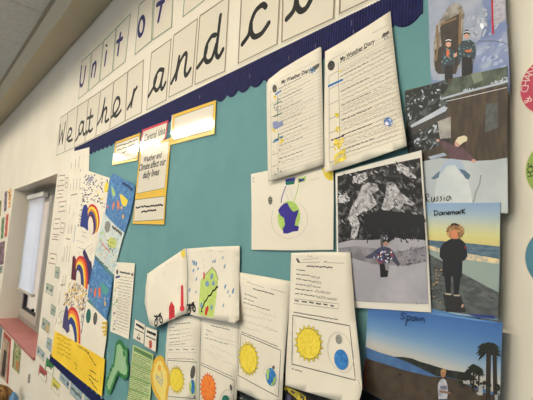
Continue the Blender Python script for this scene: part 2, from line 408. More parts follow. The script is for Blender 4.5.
# ------------------------------------------------------------------ big title letters
def letter(quad, strokes, ink, width, label, group, frame, off=.0015, dot=None, fw=.0065):
    """quad = the printed frame of the card; the card itself is a little bigger"""
    cx = sum(p[0] for p in quad)/4; cy = sum(p[1] for p in quad)/4
    out = [lerp2(p, (cx, cy), -.045) for p in quad]
    s = Sheet('letter_card', out, off, card_m, label, 'letter card', group, thick=.0008)
    s.stroke('printed_frame', [[quad[0], quad[1], quad[2], quad[3], quad[0]]], fw, frame)
    if strokes: s.stroke('letter', strokes, width, ink, k=5)
    if dot: s.poly('letter_dot', ell(*dot, n=12), ink)
    return s
frg = M('frame_green', (76, 124, 104), .7); frb = M('frame_taupe', (136, 124, 102), .7)
UT = [(81.3, 62), (91.6, 52.8), (103.4, 41.4), (116.3, 28.2), (131, 13.5)]; UB = [(78, 99.4), (88, 91.2), (99.3, 81.8), (112.5, 71.6), (125.7, 61)]
unit = [[[(81.5, 66.8), (80, 82.5), (81.7, 85.7), (83.8, 80.6), (85.6, 67)]],
        [[(92.8, 64.8), (91.4, 76.5)], [(91.6, 74), (93, 66.5), (95.3, 62.3), (95.9, 66), (94.3, 76)]],
        [[(106.4, 51.8), (104.7, 64.6)]], [[(120.4, 33.8), (119, 44), (117.8, 54.4)], [(117, 41.8), (122.2, 38.4)]]]
def q4(T_, B_, i, g=.035): return [lerp2(T_[i], T_[i+1], g), lerp2(T_[i], T_[i+1], 1-g), lerp2(B_[i], B_[i+1], 1-g), lerp2(B_[i], B_[i+1], g)]
for i, ch in enumerate('Unit'):
    letter(q4(UT, UB, i), unit[i], navyink, .023, f'small cream card lettered {"capital U" if ch=="U" else ch} in navy, first word of the upper row', 'letter cards of the upper title row', frg,
           dot=(106.6, 45.6, 1.0, 1.3) if ch == 'i' else None)
OT = [(138.5, 5.6), (154, -8), (174.8, -27)]; OB = [(134.2, 54.8), (151.9, 40.3), (172.2, 26.5)]
letter(q4(OT, OB, 0), [ell(141.3, 26.3, 2.6, 9.2, 8)+[ell(141.3, 26.3, 2.6, 9.2, 8)[0]]], navyink, .023, 'small cream card lettered o in navy, second word of the upper row', 'letter cards of the upper title row', frg)
letter(q4(OT, OB, 1), [[(167, -9), (164.5, -8), (162.5, 0), (158.3, 21)], [(157.2, 4.8), (164, .8)]], navyink, .023, 'small cream card lettered f in navy, cut by the top of the picture', 'letter cards of the upper title row', frg)
letter([(187, -38), (206, -55), (204, .5), (183, 16.6)], None, navyink, .023, 'small cream card at the top edge showing only its bottom left corner', 'letter cards of the upper title row', frg)
WT = [(60.3, 118.2), (68, 112.6), (78, 106), (88.4, 99.4), (100.6, 91.2), (113.8, 82), (127.8, 71.6), (143.8, 60)]
WB = [(56.2, 155.6), (64.4, 152), (74.4, 147.4), (84.7, 142.2), (95.6, 136.6), (109.6, 129.4), (125, 121), (141.6, 112.3)]
wea = [[[(60.4, 125.2), (58.9, 144.5)], [(58.9, 144.5), (62.3, 130.5)], [(62.3, 130.5), (62.2, 143.5)], [(62.2, 143.5), (65.4, 122.6)]],
       [[(66.8, 139.3), (70.4, 135.6), (71.8, 131), (70.8, 128.4), (69, 130), (67.6, 136), (68.4, 141), (72.3, 139.6)]],
       [[(75.7, 140.6), (78.2, 136), (79.2, 130)], [(83.3, 122.6), (81.3, 122.2), (79, 128), (79.4, 134), (81.3, 132.5), (83.6, 124)], [(83.8, 121.8), (83, 131), (84, 134.6), (86.7, 131)]],
       [[(86.6, 134), (89, 128), (90.9, 109.8)], [(90.9, 110), (89, 128), (90, 131.5), (92.4, 129)], [(87.4, 118.4), (92.8, 116)]],
       [[(97.3, 124.8), (100.6, 118.5), (103, 109), (104.9, 98.6)], [(104.9, 98.6), (101.8, 122)], [(102.5, 116.5), (104, 110.5), (106.2, 107.8), (106.6, 111), (105.2, 119.5), (106, 121.6), (108.6, 119.5)]],
       [[(111.6, 117), (116.5, 111.5), (119.5, 104.5), (119.2, 98.8), (116.6, 98.2), (113.8, 105), (113.2, 112.5), (115.4, 116.2), (118, 114.5), (120.9, 110.4)]],
       [[(127.6, 108.8), (131.6, 100.5), (134, 90)], [(134, 90), (131.2, 106.4)], [(132.4, 99.5), (134.4, 91.8), (136.8, 87.2)]]]
for i, ch in enumerate('Weather'):
    which = {1: ' after the W', 5: ' before the r'}.get(i, '')
    letter(q4(WT, WB, i, .02), wea[i], black, .0185, f'cream card lettered {"capital W" if i == 0 else "cursive "+ch} in black{which}, first word of the lower row', 'letter cards of the lower title row', frb)
andq = [[(151.6, 53), (171, 39.2), (166, 99.8), (146.6, 110)], [(174, 35.3), (197.4, 18.8), (192, 85.8), (168.8, 97.2)], [(200, 16), (229, -4), (224.7, 71.3), (194.8, 84.4)]]
ands = [[[(148.5, 96.4), (154, 86), (156.5, 77)], [(162.8, 69.8), (159, 70.4), (154.6, 79.5), (154.2, 87), (156.6, 90.4), (160, 85.5), (163.2, 72)], [(163.6, 69.6), (161.2, 83), (161.6, 88.8), (163.4, 87.4), (165.4, 82.8)]],
        [[(171.4, 83), (176.2, 72), (179.2, 57)], [(179.2, 57), (177.6, 68), (176, 79.4)], [(177.4, 71), (180.2, 61.5), (184.6, 54), (186.6, 55.4), (184.8, 70.5), (185.8, 75.4), (187.8, 73.6), (190.4, 69)]],
        [[(197.6, 67.4), (204.6, 57), (207, 47)], [(215.6, 35), (211.4, 36.6), (206.2, 46.5), (204.8, 57), (207, 61.8), (211.8, 58.4), (216.4, 44)], [(220.5, 15.4), (218, 36), (216.2, 53), (218.3, 57), (220.4, 54.6), (222.9, 49.6)]]]
for i, ch in enumerate('and'):
    letter(andq[i], ands[i], black, .018, f'cream card lettered cursive {ch} in black, middle word of the lower row', 'letter cards of the lower title row', frb)
letter([(243, -33), (282.5, -57), (277, 44), (238.2, 63.4)], [[(242.3, 44), (248.8, 34.5), (251.2, 22), (255.6, 11), (262.4, 4.8), (265.8, 6.8)], [(251, 24), (251.4, 32.6), (254.6, 36.7), (260.6, 34.2), (264.6, 29.4), (268.6, 23.2)]], black, .018, 'large cream card lettered cursive c in black above the navy border', 'letter cards of the lower title row', frb)
letter([(284.5, -58), (338, -86), (333.5, 18.2), (281.8, 42)], [[(286.8, 18.8), (293.8, 10), (297, -4), (301, -26)], [(301, -26), (297, -4), (297.2, 6), (300.6, 10.8), (305.4, 8.8), (309, 3.4), (312.5, -4)]], black, .018, 'large cream card showing the foot of a black letter l', 'letter cards of the lower title row', frb)
letter([(343, -88), (402, -120), (397, -14), (339.6, 13.4)], None, black, .018, 'large cream card at the top edge with only its lower frame in view', 'letter cards of the lower title row', frb)

# ------------------------------------------------------------------ laminated title cards
BO = .0175
def titlecard(outl, frame_m, inset, label, off=BO+.001, name='title_card'):
    s = Sheet(name, outl, off, frame_m, label, 'title card', 'laminated title cards on the board', thick=.0008)
    s.poly('text_panel', inset, lam); s.stroke('panel_outline', [inset+[inset[0]]], .0022, darkink); return s
q = [(115.6, 141.9), (140, 132.9), (137.4, 160.4), (112, 165.2)]
s = titlecard(q, lamy, subq(q, .06, .1, .95, .9), 'yellow edged title card at the left, three lines of small print')
s.words('small_print', [((116.5, 147), (137.5, 139.4)), ((117, 150.5), (136, 143.8)), ((122.5, 152.5), (127.5, 150.8))], .007, darkink, .5, 3)
s = Sheet('title_card', [(142.2, 129.8), (168.4, 119.9), (165.8, 137.2), (163.6, 142), (139.6, 151)], BO+.0005, lamr, 'red edged title card reading Central Idea', 'title card', 'laminated title cards on the board', thick=.0008)
s.poly('text_panel', [(143.3, 131.7), (167, 122.7), (164.6, 137), (162.5, 140.5), (141, 149)], lam)
s.text('printed_words', 'Central Idea', (144, 141.9), (165, 133.6), black, .2, 1.1, bold=.01)
q = [(139.8, 149.6), (170.8, 137.6), (166.5, 190), (135.4, 196.4)]
s = titlecard(q, lamy, [(141.4, 151.2), (169, 140.6), (164.6, 188), (136.8, 193.6)], 'tall yellow edged title card reading Weather and Climate affect our daily lives')
s.text('printed_words', 'Weather and', (143.4, 162.4), (161.6, 157.2), black, .2, 1.05, bold=.02)
s.text('printed_words', 'Climate affect our', (138.8, 171), (165.6, 164.4), black, .2, 1.15, bold=.02)
s.text('printed_words', 'daily lives', (142.6, 178.6), (159, 174.8), black, .2, 1.0, bold=.02)
q = [(135.3, 196.6), (166.4, 190.2), (164, 224.6), (132.6, 224)]
s = titlecard(q, lamy, [(135, 199.9), (164.6, 196.2), (163.4, 219.6), (134.2, 221.4)], 'yellow edged title card below the Weather and Climate one, two lines of print')
s.words('small_print', [((136, 207.4), (163.4, 204.8)), ((141.4, 212), (156.4, 210))], .009, black, .7, 5, .2)
q = [(173, 114.8), (216, 100), (214.4, 133.8), (170.3, 145)]
s = titlecard(q, lamy, [(174.8, 117.6), (213.6, 104), (212, 130.4), (172.6, 140.6)], 'yellow edged title card at the right of the group, half lost in lamp glare')
s.stroke('laminate_edge', [[(172.2, 115.6), (170.8, 134)]], .006, M('laminate_rim', (246, 244, 236), .2))

# ------------------------------------------------------------------ diary sheets
def rowset(q, n, v0, v1, u0, u1):
    return [(quadpt(q, u0, v0+(v1-v0)*i/(n-1)), quadpt(q, u1, v0+(v1-v0)*i/(n-1))) for i in range(n)]
DA = [(267.2, 77), (321, 46.8), (324, 164.5), (268, 181.5)]
offA = ramp(BO+.0035, BO+.012, (295, 60), (297, 172), 2)
s = Sheet('diary_sheet', [(266.5, 92), (266.6, 84), (268.5, 79.5), (281, 69.6), (301, 57.6), (320, 46.8), (321.2, 47.6), (322.6, 100), (324, 164.5), (296, 173.2), (268, 181.5), (267, 130)], offA, paper, 'left one of the two printed weather diary sheets, small green doodles down its margin', 'sheet', 'weather diary sheets', step=9)
s.text('heading', 'My Weather Diary', (281.4, 84.2), (310.6, 71.4), black, 0, 1.1, bold=.025)
s.stroke('name_line', [[(279.5, 78.8), (318, 60.5)]], .0009, lightink)
s.poly('round_emblem', ell(274.6, 88.6, 2.2, 4.0), M('emblem_grey', (92, 88, 82), .8, c2=(60, 58, 55), scale=200))
s.poly('cloud_emblem', [(310, 70.5), (312.5, 67), (316.5, 64.3), (319.2, 63), (319.4, 66), (316, 69.5), (311.5, 72)], darkink)
s.scatter('blue_scribble', ell(312.3, 70.5, 2.6, 2.6), 9, (1, 1.8), (.6, 1.2), [blue, steel], 4)
s.stroke('ruled_lines', [list(r) for r in rowset(DA, 25, .17, .95, .20, .975)], .0009, M('rule_grey', (194, 186, 168), .85))
s.stroke('picture_boxes', [[quadpt(DA, .06, v), quadpt(DA, .185, v)] for v in (.16, .28, .40, .52, .64, .76, .87, .96)]+[[quadpt(DA, .06, .16), quadpt(DA, .06, .96)], [quadpt(DA, .185, .16), quadpt(DA, .185, .96)]], .001, grayink)
s.words('printed_prompts', [(quadpt(DA, .21, v-.008), quadpt(DA, .21+.42, v-.008)) for v in (.18, .28, .385, .49, .60, .71, .83)], .0022, darkink, .35, 11, .22)
s.words('pencil_writing', [(quadpt(DA, .24, v-.008), quadpt(DA, .24+.5*((i*37) % 10)/10+.2, v-.008)) for i, v in enumerate((.21, .245, .315, .35, .42, .455, .53, .565, .64, .675, .75, .79, .87))], .0016, M('pencil_row', (168, 160, 146), .85), 1.0, 12)
s.stroke('blue_marks', [[(275.5, 94.5), (280.5, 91)], [(275, 128.5), (282.6, 124.6)], [(273.5, 142.2), (282, 137.4)]], .0045, blue)
s.stroke('green_marks', [[(273.5, 105.5), (277, 103.6), (281.6, 101.2)], [(277.4, 104), (278.4, 98)], [(273.5, 117), (282, 113)], [(277.6, 114.5), (278, 108.5)], [(274, 140.4), (283, 136)], [(278.4, 137.6), (278.8, 133.4)]], .0028, dgreen)
s.scatter('grey_doodles', [(272.5, 107), (281, 104), (281, 110), (273, 112)], 8, (.8, 1.6), (.4, .8), [grayink], 3)
s.poly('blue_cloud', [(272.6, 122), (276, 121), (279, 122), (282.6, 120), (283.4, 124), (280, 126.6), (273, 128.6)], M('crayon_pale_indigo', (132, 138, 176), .8, c2=(150, 154, 184), scale=150))
s.scatter('yellow_marks', [(272.6, 95), (276, 95), (276, 99), (272.6, 99)], 4, (1, 1.8), (.7, 1.2), [yellow], 2)
s.scatter('yellow_sun', [(279, 139), (283.5, 137.5), (283.5, 143), (280, 143)], 5, (1, 2), (.7, 1.2), [yellow], 5)
s.scatter('yellow_dabs', [(272.8, 129), (276, 129), (276, 132), (273, 132), (273, 132)], 4, (1, 1.5), (.6, 1), [yellow], 6)
s.scatter('dark_doodles', [(273, 152), (282.5, 149), (281.5, 173), (273, 175)], 10, (.5, 1.6), (.3, .7), [darkink, grayink], 8)
DB = [(325, 51.6), (390.3, 11), (407, 146), (324.4, 172.8)]
offB = ramp(BO+.003, BO+.016, (345, 60), (372, 165), 2)
s = Sheet('diary_sheet', [(325, 51.6), (345, 39.8), (368, 25.6), (390.3, 11), (392.6, 35), (397.6, 80), (402.5, 116), (407, 146), (375, 157.4), (345, 167.2), (324.6, 172.8), (324, 120), (324.6, 80)], offB, paper, 'right one of the two printed weather diary sheets, yellow suns and a round blue sticker', 'sheet', 'weather diary sheets', step=9)
s.text('heading', 'My Weather Diary', (340.6, 61.4), (374.8, 42.6), black, 0, 1.15, bold=.025)
s.stroke('name_line', [[(327.5, 61.5), (346, 51.5)], [(372, 33.5), (388, 24.8)]], .0009, grayink)
s.poly('round_emblem', ell(331.2, 65.6, 3.6, 5.0, 10), M('emblem_grey', ()))
s.poly('cloud_emblem', [(381.8, 36.5), (383.5, 33), (386, 32.5), (388.6, 30.3), (389, 33), (386.6, 36), (382.4, 38.2)], darkink)
s.poly('rain_drops', [ell(384.8, 38.8, .6, .8), ell(387.6, 37.4, .6, .8)], darkink)
s.stroke('ruled_lines', [list(r) for r in rowset(DB, 26, .15, .93, .21, .975)], .0010, M('rule_grey', ()))
s.stroke('picture_boxes', [[quadpt(DB, .06, v), quadpt(DB, .195, v)] for v in (.22, .33, .455, .575, .69, .81, .93)]+[[quadpt(DB, .06, .22), quadpt(DB, .06, .93)], [quadpt(DB, .195, .15), quadpt(DB, .195, .93)]], .0011, grayink)
s.words('printed_prompts', [(quadpt(DB, .22, v-.008), quadpt(DB, .22+.40, v-.008)) for v in (.17, .28, .40, .515, .635, .755, .87)], .0024, darkink, .4, 21, .22)
s.words('pencil_writing', [(quadpt(DB, .24 if k else .66, v-.008), quadpt(DB, .9 if k else .93, v-.008)) for v, k in ((.24, 1), (.28, 0), (.315, 1), (.35, 1), (.40, 0), (.435, 1), (.47, 1), (.515, 0), (.55, 1), (.59, 1), (.635, 0), (.67, 1), (.71, 1), (.755, 0), (.79, 1), (.83, 1), (.87, 0), (.905, 1))], .0016, M('pencil_row', (168, 160, 146), .85), 1.3, 22)
s.stroke('blue_mark', [[(328.6, 86.2), (342, 79.8)]], .005, blue)
s.scatter('yellow_fleck', ell(340, 70.4, 1.1, 1.4), 3, (.8, 1.3), (.6, 1), [yellow], 2)
s.scatter('small_sun', ell(336.8, 115.3, 1.7, 2), 5, (1, 1.7), (.8, 1.4), [yellow], 3)
s.scatter('pale_sun', ell(338, 129.4, 2.1, 2.6), 7, (1.2, 2), (.8, 1.4), [M('crayon_lemon', (244, 222, 104), .8), yellow], 4)
s.stroke('purple_mark', [[(331, 140.4), (344, 135.6)]], .003, purple)
s.scatter('scribbled_sun', [(334, 140), (343, 137), (343, 147), (335, 149)], 22, (1.6, 3), (.6, 1.2), [yellow, M('crayon_lemon', ()), M('crayon_gold', (222, 178, 48), .8)], 5)
s.scatter('big_scribbled_sun', [(334.5, 154), (345, 150), (345.5, 159), (335, 163.5)], 34, (1.8, 3.4), (.6, 1.3), [yellow, M('crayon_lemon', ()), yellow], 6, rot=(100, 150))
s.poly('round_sticker', ell(388.2, 121.8, 4.4, 4.6), M('sticker_blue', (78, 120, 176), .3, c2=(54, 84, 146), scale=140))
s.poly('sticker_pattern', [[(384.5, 123), (387, 121.5), (389, 124), (387, 126)], [(388.5, 118.6), (391, 119.6), (390.4, 121)], [(390.5, 123), (392, 122.5), (391.4, 124.6)]], M('sticker_white', (228, 232, 236), .3))

# ------------------------------------------------------------------ drawings
s = Sheet('child_drawing', [(251, 174), (268, 170.5), (300, 166), (333.5, 164), (333.6, 200), (333.3, 249.7), (292, 250.4), (251.4, 249.7), (251.6, 215)], BO+.002, paper, 'white drawing of an indigo and green globe hung from two flags', 'drawing')
s.poly('corner_sun', [(322.6, 168.5), (333.2, 165), (333, 180.6), (329, 180.3), (325.4, 177.6), (323.4, 173.5)], yellow)
s.poly('globe', ell(289, 217, 11.2, 16.2, 4), green)
s.poly('land_shapes', [[(280.6, 206.5), (284, 203.6), (287.4, 202.6), (288.8, 206), (291, 209.6), (294, 212), (298.4, 209.4), (297.8, 214), (295.6, 220), (294.6, 225.4), (299, 226.4), (298, 231), (292.6, 231.6), (287.4, 233.6), (283.4, 233.4), (282.6, 229), (285, 224.6), (284, 218), (280.4, 215.6), (278, 210.4)]], indigo)
s.stroke('flag_strings', [[(286, 186), (284, 191), (281.4, 198.5), (281.2, 203)], ], .0028, indigo); s.stroke('green_string', [[(298.8, 184), (296.4, 194), (293.6, 203)]], .0026, green)
s.poly('indigo_flag', [(285.4, 179.4), (295.6, 177.2), (294.6, 182.2), (285.6, 184)], indigo); s.poly('indigo_flag_stripe', [(285.8, 181.8), (294.6, 180.4), (294.2, 184), (286, 185.2)], dgreen)
s.poly('green_flag', [(297.4, 178.4), (306, 175.8), (305.4, 181), (297.8, 183.4)], green); s.poly('green_flag_mark', [(298.8, 178.6), (302, 179), (304.8, 177.6), (303.6, 180.6), (299, 182.2)], indigo)
s.words('pencil_notes', [((269, 185), (284, 182.4)), ((308, 172), (320, 169.5)), ((310, 180.5), (320, 177.5)), ((285, 193), (289, 200)), ((290, 189), (293, 200))], .0012, lightink, .9, 4)
s.stroke('orbit_marks', [[(x, y), (x+.7, y+1)] for x, y in ell(289, 219, 18, 19, 5, 34, -60, 200)], .0014, grayink)
s.poly('dark_moon', ell(270.2, 200.4, 2.1, 4.2), darkink); s.words('moon_hatching', [((269, y), (271.6, y-.6)) for y in (197.5, 200, 202.4)], .001, paper, .2, 2)
s.words('page_mark', [((252.6, 177.5), (254.6, 179)), ((252.4, 181), (254.6, 182.6))], .0018, darkink, .6, 3)
offL = ramp(BO+.0026, BO+.018, (168, 255), (166, 325), 2)
s = Sheet('child_drawing', [(147.5, 273.8), (160, 265), (172, 257), (185, 248.3), (186.4, 250), (187.6, 275), (187.4, 300), (186.4, 313.6), (182.8, 314.8), (168, 321.4), (155, 327.6), (149.8, 325), (146.4, 312), (144.5, 302.5), (145.8, 286)], offL, paper, 'white drawing with a slanted top, red thermometer, red house and black bicycle', 'drawing', step=8)
s.poly('corner_sun', [(181.4, 251), (184.6, 248.9), (185.2, 255), (184.4, 257.6), (182.4, 257.4), (180.8, 254.4)], yellow)
s.poly('thermometer', [[(181, 286), (182.2, 284.5), (183.2, 286), (183.6, 305), (180.6, 305.4)], ell(182.2, 308.3, 2.4, 3.2)], red)
s.poly('red_house', [(168.9, 307.4), (171.2, 301.2), (174.4, 306.4), (174.8, 317), (169, 319.8)], red)
s.stroke('house_lines', [[(170, 308), (170.4, 318)], [(173, 307), (173.6, 316)], [(169.4, 313), (174.4, 310.6)]], .0012, maroon)
def bicycle(s, x, y, k=1.0):
    s.stroke('bicycle', [ell(x-2.4*k, y+2.4*k, 1.5*k, 3.6*k, 10, 14)+[ell(x-2.4*k, y+2.4*k, 1.5*k, 3.6*k, 10, 14)[0]], ell(x+2.2*k, y-.6*k, 1.5*k, 3.8*k, -14, 14)+[ell(x+2.2*k, y-.6*k, 1.5*k, 3.8*k, -14, 14)[0]],
                         [(x-2.4*k, y+2.2*k), (x-2.2*k, y-2.4*k), (x+1.4*k, y-4.6*k), (x+2.2*k, y-.6*k)], [(x-4.4*k, y-4*k), (x-3*k, y-3*k), (x-1.6*k, y-4.4*k)], [(x+.4*k, y-5*k), (x+2.2*k, y-6.2*k)]], .0062, black)
bicycle(s, 158.6, 319.8)
s.stroke('small_sketches', [[(162.4, 273.4), (165.6, 272.8), (165.6, 276), (162.6, 276.4), (162.4, 273.4)], [(166, 265.6), (171, 262.6)], [(177, 289), (181, 286)]], .0012, lightink)
s.stroke('blue_edge_line', [[(185.6, 249), (186.6, 258)]], .0016, steel)
offR = ramp(BO+.003, BO+.021, (213, 255), (216, 322), 2)
s = Sheet('child_drawing', [(186.6, 248.6), (212, 246.8), (239.7, 245.7), (239.4, 280), (238.9, 319.4), (234.8, 323), (218, 320.4), (201.5, 318), (186.6, 313.6), (188, 300), (188.2, 275)], offR, paper, 'white drawing of a tall lime green house with blue raindrops', 'drawing', step=8)
s.poly('green_house', [(200.6, 280.6), (205, 275), (212.4, 267.6), (215.6, 272), (218, 279.6), (216, 300), (213.6, 317.4), (205.6, 316.4), (198.4, 314.4), (199.4, 296)], M('felt_lime', (184, 204, 108), .75, c2=(196, 214, 122), scale=70))
s.stroke('roof_line', [[(204, 276), (212.4, 267.2), (215.8, 271.6), (218, 279.6)]], .0022, darkink)
s.stroke('zigzag_stair', [[(217.2, 287.2), (214.4, 291), (213, 291.2), (211, 295.4), (208.6, 296.6), (206.4, 300.8), (204.8, 302.4), (203.6, 306.4), (202, 309), (201.6, 312)]], .009, black)
s.poly('windows', [ell(211.6, 276.4, 1.3, 3.2, 12), ell(207.2, 283.8, 2.0, 3.0), ell(213.4, 283.4, 1.5, 2.5), ell(201.4, 305, 1.2, 2.8, 8), ell(211.6, 307.4, 1.1, 2.8, 6)], steel)
s.poly('red_door', [(205.6, 307.6), (208.2, 305.2), (208.6, 308.6), (206.6, 315.4), (204.6, 314.6)], red)
s.poly('red_chimney', [(203.2, 273), (204.4, 271), (204.8, 278), (203.4, 280)], red)
s.poly('raindrops', [ell(x, y, rx, ry, 14, 10) for x, y, rx, ry in ((194.2, 263, 1.1, 2.6), (196.2, 264, .9, 2.6), (192.6, 261.4, .7, 1.6), (193.4, 270.4, .8, 2), (198, 268.6, .7, 1.8), (196.4, 279, .7, 2.2), (189.6, 290, .7, 2.4), (196, 292, .6, 1.4), (215, 261.2, .7, 2), (212.8, 261.4, .5, 1.8), (222.8, 257.6, .6, 1.6), (224.6, 266.4, .8, 2.4), (225.2, 286.6, .9, 2.6), (233, 291, 1, 3), (228, 291.8, .6, 2), (229.8, 296, .5, 1.5), (223.4, 305.4, .6, 2.2))], steel)
s.words('pencil_notes', [((207, 252), (213, 250.6)), ((219, 252.2), (224, 251)), ((202.6, 258), (204, 260)), ((210.6, 253.6), (211.2, 257.4))], .0013, grayink, .7, 3)
s.stroke('smoke', [[(203.8, 270), (204.4, 267), (203.8, 264)]], .0012, grayink)
bicycle(s, 191.6, 308.4, .95)

# ------------------------------------------------------------------ sun and moon worksheets
def sunpic(s, cx, cy, rx, ry, rot, fill, edge, n=18, rl=1.3):
    c, sn = math.cos(math.radians(rot)), math.sin(math.radians(rot)); rays = []
    def pt(a, k): x, y = rx*k*math.cos(a), ry*k*math.sin(a); return (cx+x*c-y*sn, cy+x*sn+y*c)
    for i in range(n):
        a = 6.28318*i/n; d = 3.1416/n*.9
        rays.append([pt(a-d, 1.0), pt(a, rl), pt(a+d, 1.0)])
    s.poly('sun_rays', rays, fill); s.stroke('sun_ray_outlines', rays, .0009, edge); e = ell(cx, cy, rx, ry, rot, 32)
    s.poly('sun', e, fill); s.stroke('sun_outline', [e+[e[0]]], .0011, edge)
brown = M('outline_brown', (120, 92, 48), .8)
# orange sun (middle, overlaps the yellow one at its left)
off1 = ramp(BO+.0005, BO+.0035, (182, 330), (182, 415), 1)
s = Sheet('worksheet', [(168.6, 316), (201.6, 316), (200, 340), (199.2, 404), (163.8, 404), (165.8, 345)], off1, paper, 'worksheet left of the orange sun one, yellow sun and dark oval moon', 'sheet', 'sun earth and moon worksheets', step=10)
s.words('title_print', [((175, 324.2), (190.4, 322.8))], .003, darkink, .35, 31, .15)
s.words('printed_prompts', [((169.6, 327.6), (174.6, 327.2)), ((169.4, 331), (180, 330)), ((169.2, 335), (181, 333.8)), ((169, 338.8), (180, 337.6)), ((168.8, 342.8), (180, 341.2)), ((168.6, 345.2), (186, 343.6))], .0022, darkink, .3, 32, .2)
s.words('pencil_answers', [((181, 329.6), (191, 328)), ((182, 333.4), (190, 332)), ((182, 337.2), (192, 335.4)), ((181, 341.2), (191, 339))], .0015, grayink, .8, 33)
s.words('word_bank', [((168.6, 349.6), (194, 349.4))], .003, darkink, .3, 34, .9)
s.stroke('word_bank_frame', [[(167.4, 346.8), (197, 346), (196.8, 352.6), (167.2, 352.8)]], .0009, lightink)
s.words('task_print', [((167.6, 358.6), (193.6, 359.2))], .0022, darkink, .3, 35, .12)
s.stroke('picture_frame', [[(167.4, 360.3), (197, 362.2), (196, 398.6), (168.2, 396.4), (167.4, 360.3)]], .0018, darkink)
sunpic(s, 176.5, 379.8, 6.6, 11.6, -4, yellow, brown)
s.poly('moon', ell(192.8, 372.3, 2.4, 6.8, 8), M('pencil_dark', (92, 90, 86), .8, c2=(70, 68, 66), scale=200)); s.poly('earth', ell(192.4, 387.3, 3.4, 7.6), green); s.poly('earth_sea', [(191, 379.6), (193.6, 380), (194.8, 386), (194.4, 393), (192, 394.2), (190.8, 390), (191.8, 385)], blue); s.poly('small_moon', ell(194.4, 396.7, .8, 1.3), darkink)
off2 = ramp(BO+.0025, BO+.008, (218, 322), (219, 410), 1)
s = Sheet('worksheet', [(201.5, 316), (222, 318), (239.6, 320), (239, 345), (237.6, 372), (236.3, 404), (199.6, 404), (200.4, 350)], off2, paper, 'worksheet with an orange sun between two with yellow suns', 'sheet', 'sun earth and moon worksheets', step=10)
s.words('title_print', [((211, 325.4), (229.6, 329.8))], .003, darkink, .4, 41, .15)
s.words('printed_prompts', [((206, 329.4), (212.6, 332.8)), ((205, 333.6), (209, 335.8)), ((205, 337.4), (228, 344.6))], .0022, darkink, .4, 42, .2)
s.stroke('curled_lines', [[(206, 331.5), (213, 336), (222, 339), (236, 342)], [(228, 323), (234, 327.5), (238, 328.6)]], .001, lightink)
s.words('pencil_writing', [((226, 342), (236.6, 347)), ((210, 345), (234, 355.6)), ((204, 349), (222, 357.4)), ((222, 361), (235, 365)), ((208, 353), (218, 359))], .0014, lightink, 1.2, 43)
s.words('task_print', [((200.8, 362.6), (232.6, 377))], .0022, darkink, .3, 44, .12)
s.stroke('picture_frame', [[(200.4, 364.6), (234.4, 380.4), (233.4, 402)]], .0018, darkink)
sunpic(s, 208.2, 388.6, 6.8, 13.4, -3, orange, oran_d, 20, 1.25)
s.poly('moon', ell(231, 387.6, 1.2, 3.2, -8), darkink); s.stroke('orbit', [ell(226, 398.5, 6, 9, 20, 20, 150, 330)], .001, grayink); s.poly('earth', ell(225.5, 399.5, 3.6, 4.4), dgreen)
off3 = ramp(BO+.0045, BO+.0125, (262, 290), (258, 400), 1.5)
s = Sheet('worksheet', [(239.7, 272.3), (265, 276.6), (291, 281.3), (289.6, 303), (287.4, 326), (286, 340), (283.6, 372), (281.6, 408), (262, 401.6), (236.5, 389.5), (238, 362), (239.2, 340), (239.5, 305)], off3, paper, 'worksheet right of the orange sun one, tilted yellow sun and small earth', 'sheet', 'sun earth and moon worksheets', step=10)
s.stroke('name_line', [[(247, 282), (264, 287.6)], [(271, 288.8), (285, 292.6)]], .0010, grayink)
s.words('title_print', [((253, 288.6), (274, 294.4))], .0034, darkink, .45, 51, .12)
s.words('printed_prompts', [((244.6, 294), (257, 298)), ((244, 298.2), (254, 301.8)), ((243.4, 302.4), (270, 310.6))], .0024, darkink, .4, 52, .2)
s.words('pencil_writing', [((243, 307), (276, 317)), ((242.6, 314.6), (272, 321)), ((242.4, 320), (278, 332)), ((242.4, 326.4), (262, 332)), ((266, 327), (276, 331)), ((247, 281.4), (250, 282))], .0016, lightink, 1.4, 53)
s.words('task_print', [((241, 331.6), (278, 346.6))], .0022, darkink, .3, 54, .12)
s.stroke('picture_frame', [[(241, 333.6), (280.8, 350.5), (278.3, 397), (238, 375.3), (241, 333.6)]], .0018, darkink)
s.words('page_marks', [((242.6, 277), (244.4, 280)), ((286, 284.4), (287.6, 287))], .0014, grayink, .5, 55)
sunpic(s, 248.5, 358.8, 8.4, 14.4, -6, yellow, brown, 19, 1.26)
e = ell(271, 377, 5.2, 9.2, -8); s.poly('earth', e, blue)
s.poly('earth_land', [[(266.4, 371.6), (268.6, 368.6), (270, 370), (268.6, 374), (268.8, 379), (267, 380)], [(273.6, 378), (275.8, 376), (275.4, 381.6), (272.6, 386), (270.6, 384.6), (273, 381.6)]], green); s.poly('moon', ell(273.4, 367.4, 1.4, 1.9), darkink)
s.stroke('orbit', [ell(270.6, 377, 7.6, 11.6, -8, 24, 170, 300)], .0008, lightink)
off4 = lambda x, y: BO+.0092+.012*max(0, (y-300)/100)**2+.016*max(0, (x-335)/25)*max(0, (y-252)/140)
s = Sheet('worksheet', [(291.2, 253), (320, 252), (350.6, 252.3), (352.4, 280), (354.6, 310), (359.8, 358), (362.2, 388), (361, 394), (357.5, 406), (348, 404), (320, 396), (302, 390.6), (285, 385.4), (287, 345), (289.2, 310)], off4, paper, 'worksheet nearest the snowy tree photograph, big yellow sun and plain blue earth', 'sheet', 'sun earth and moon worksheets', step=9)
s.poly('pencil_logo', [(295.8, 258.6), (297.4, 258), (299.8, 261.6), (299.6, 263.2), (297.6, 262.4)], darkink)
s.stroke('name_line', [[(300, 262.6), (320, 262.2)], [(327, 262.6), (344, 263.2)]], .0010, grayink)
s.words('pencil_name', [((303, 259.6), (318, 258.4)), ((307, 256.4), (312, 255.6))], .0014, grayink, 1.2, 60)
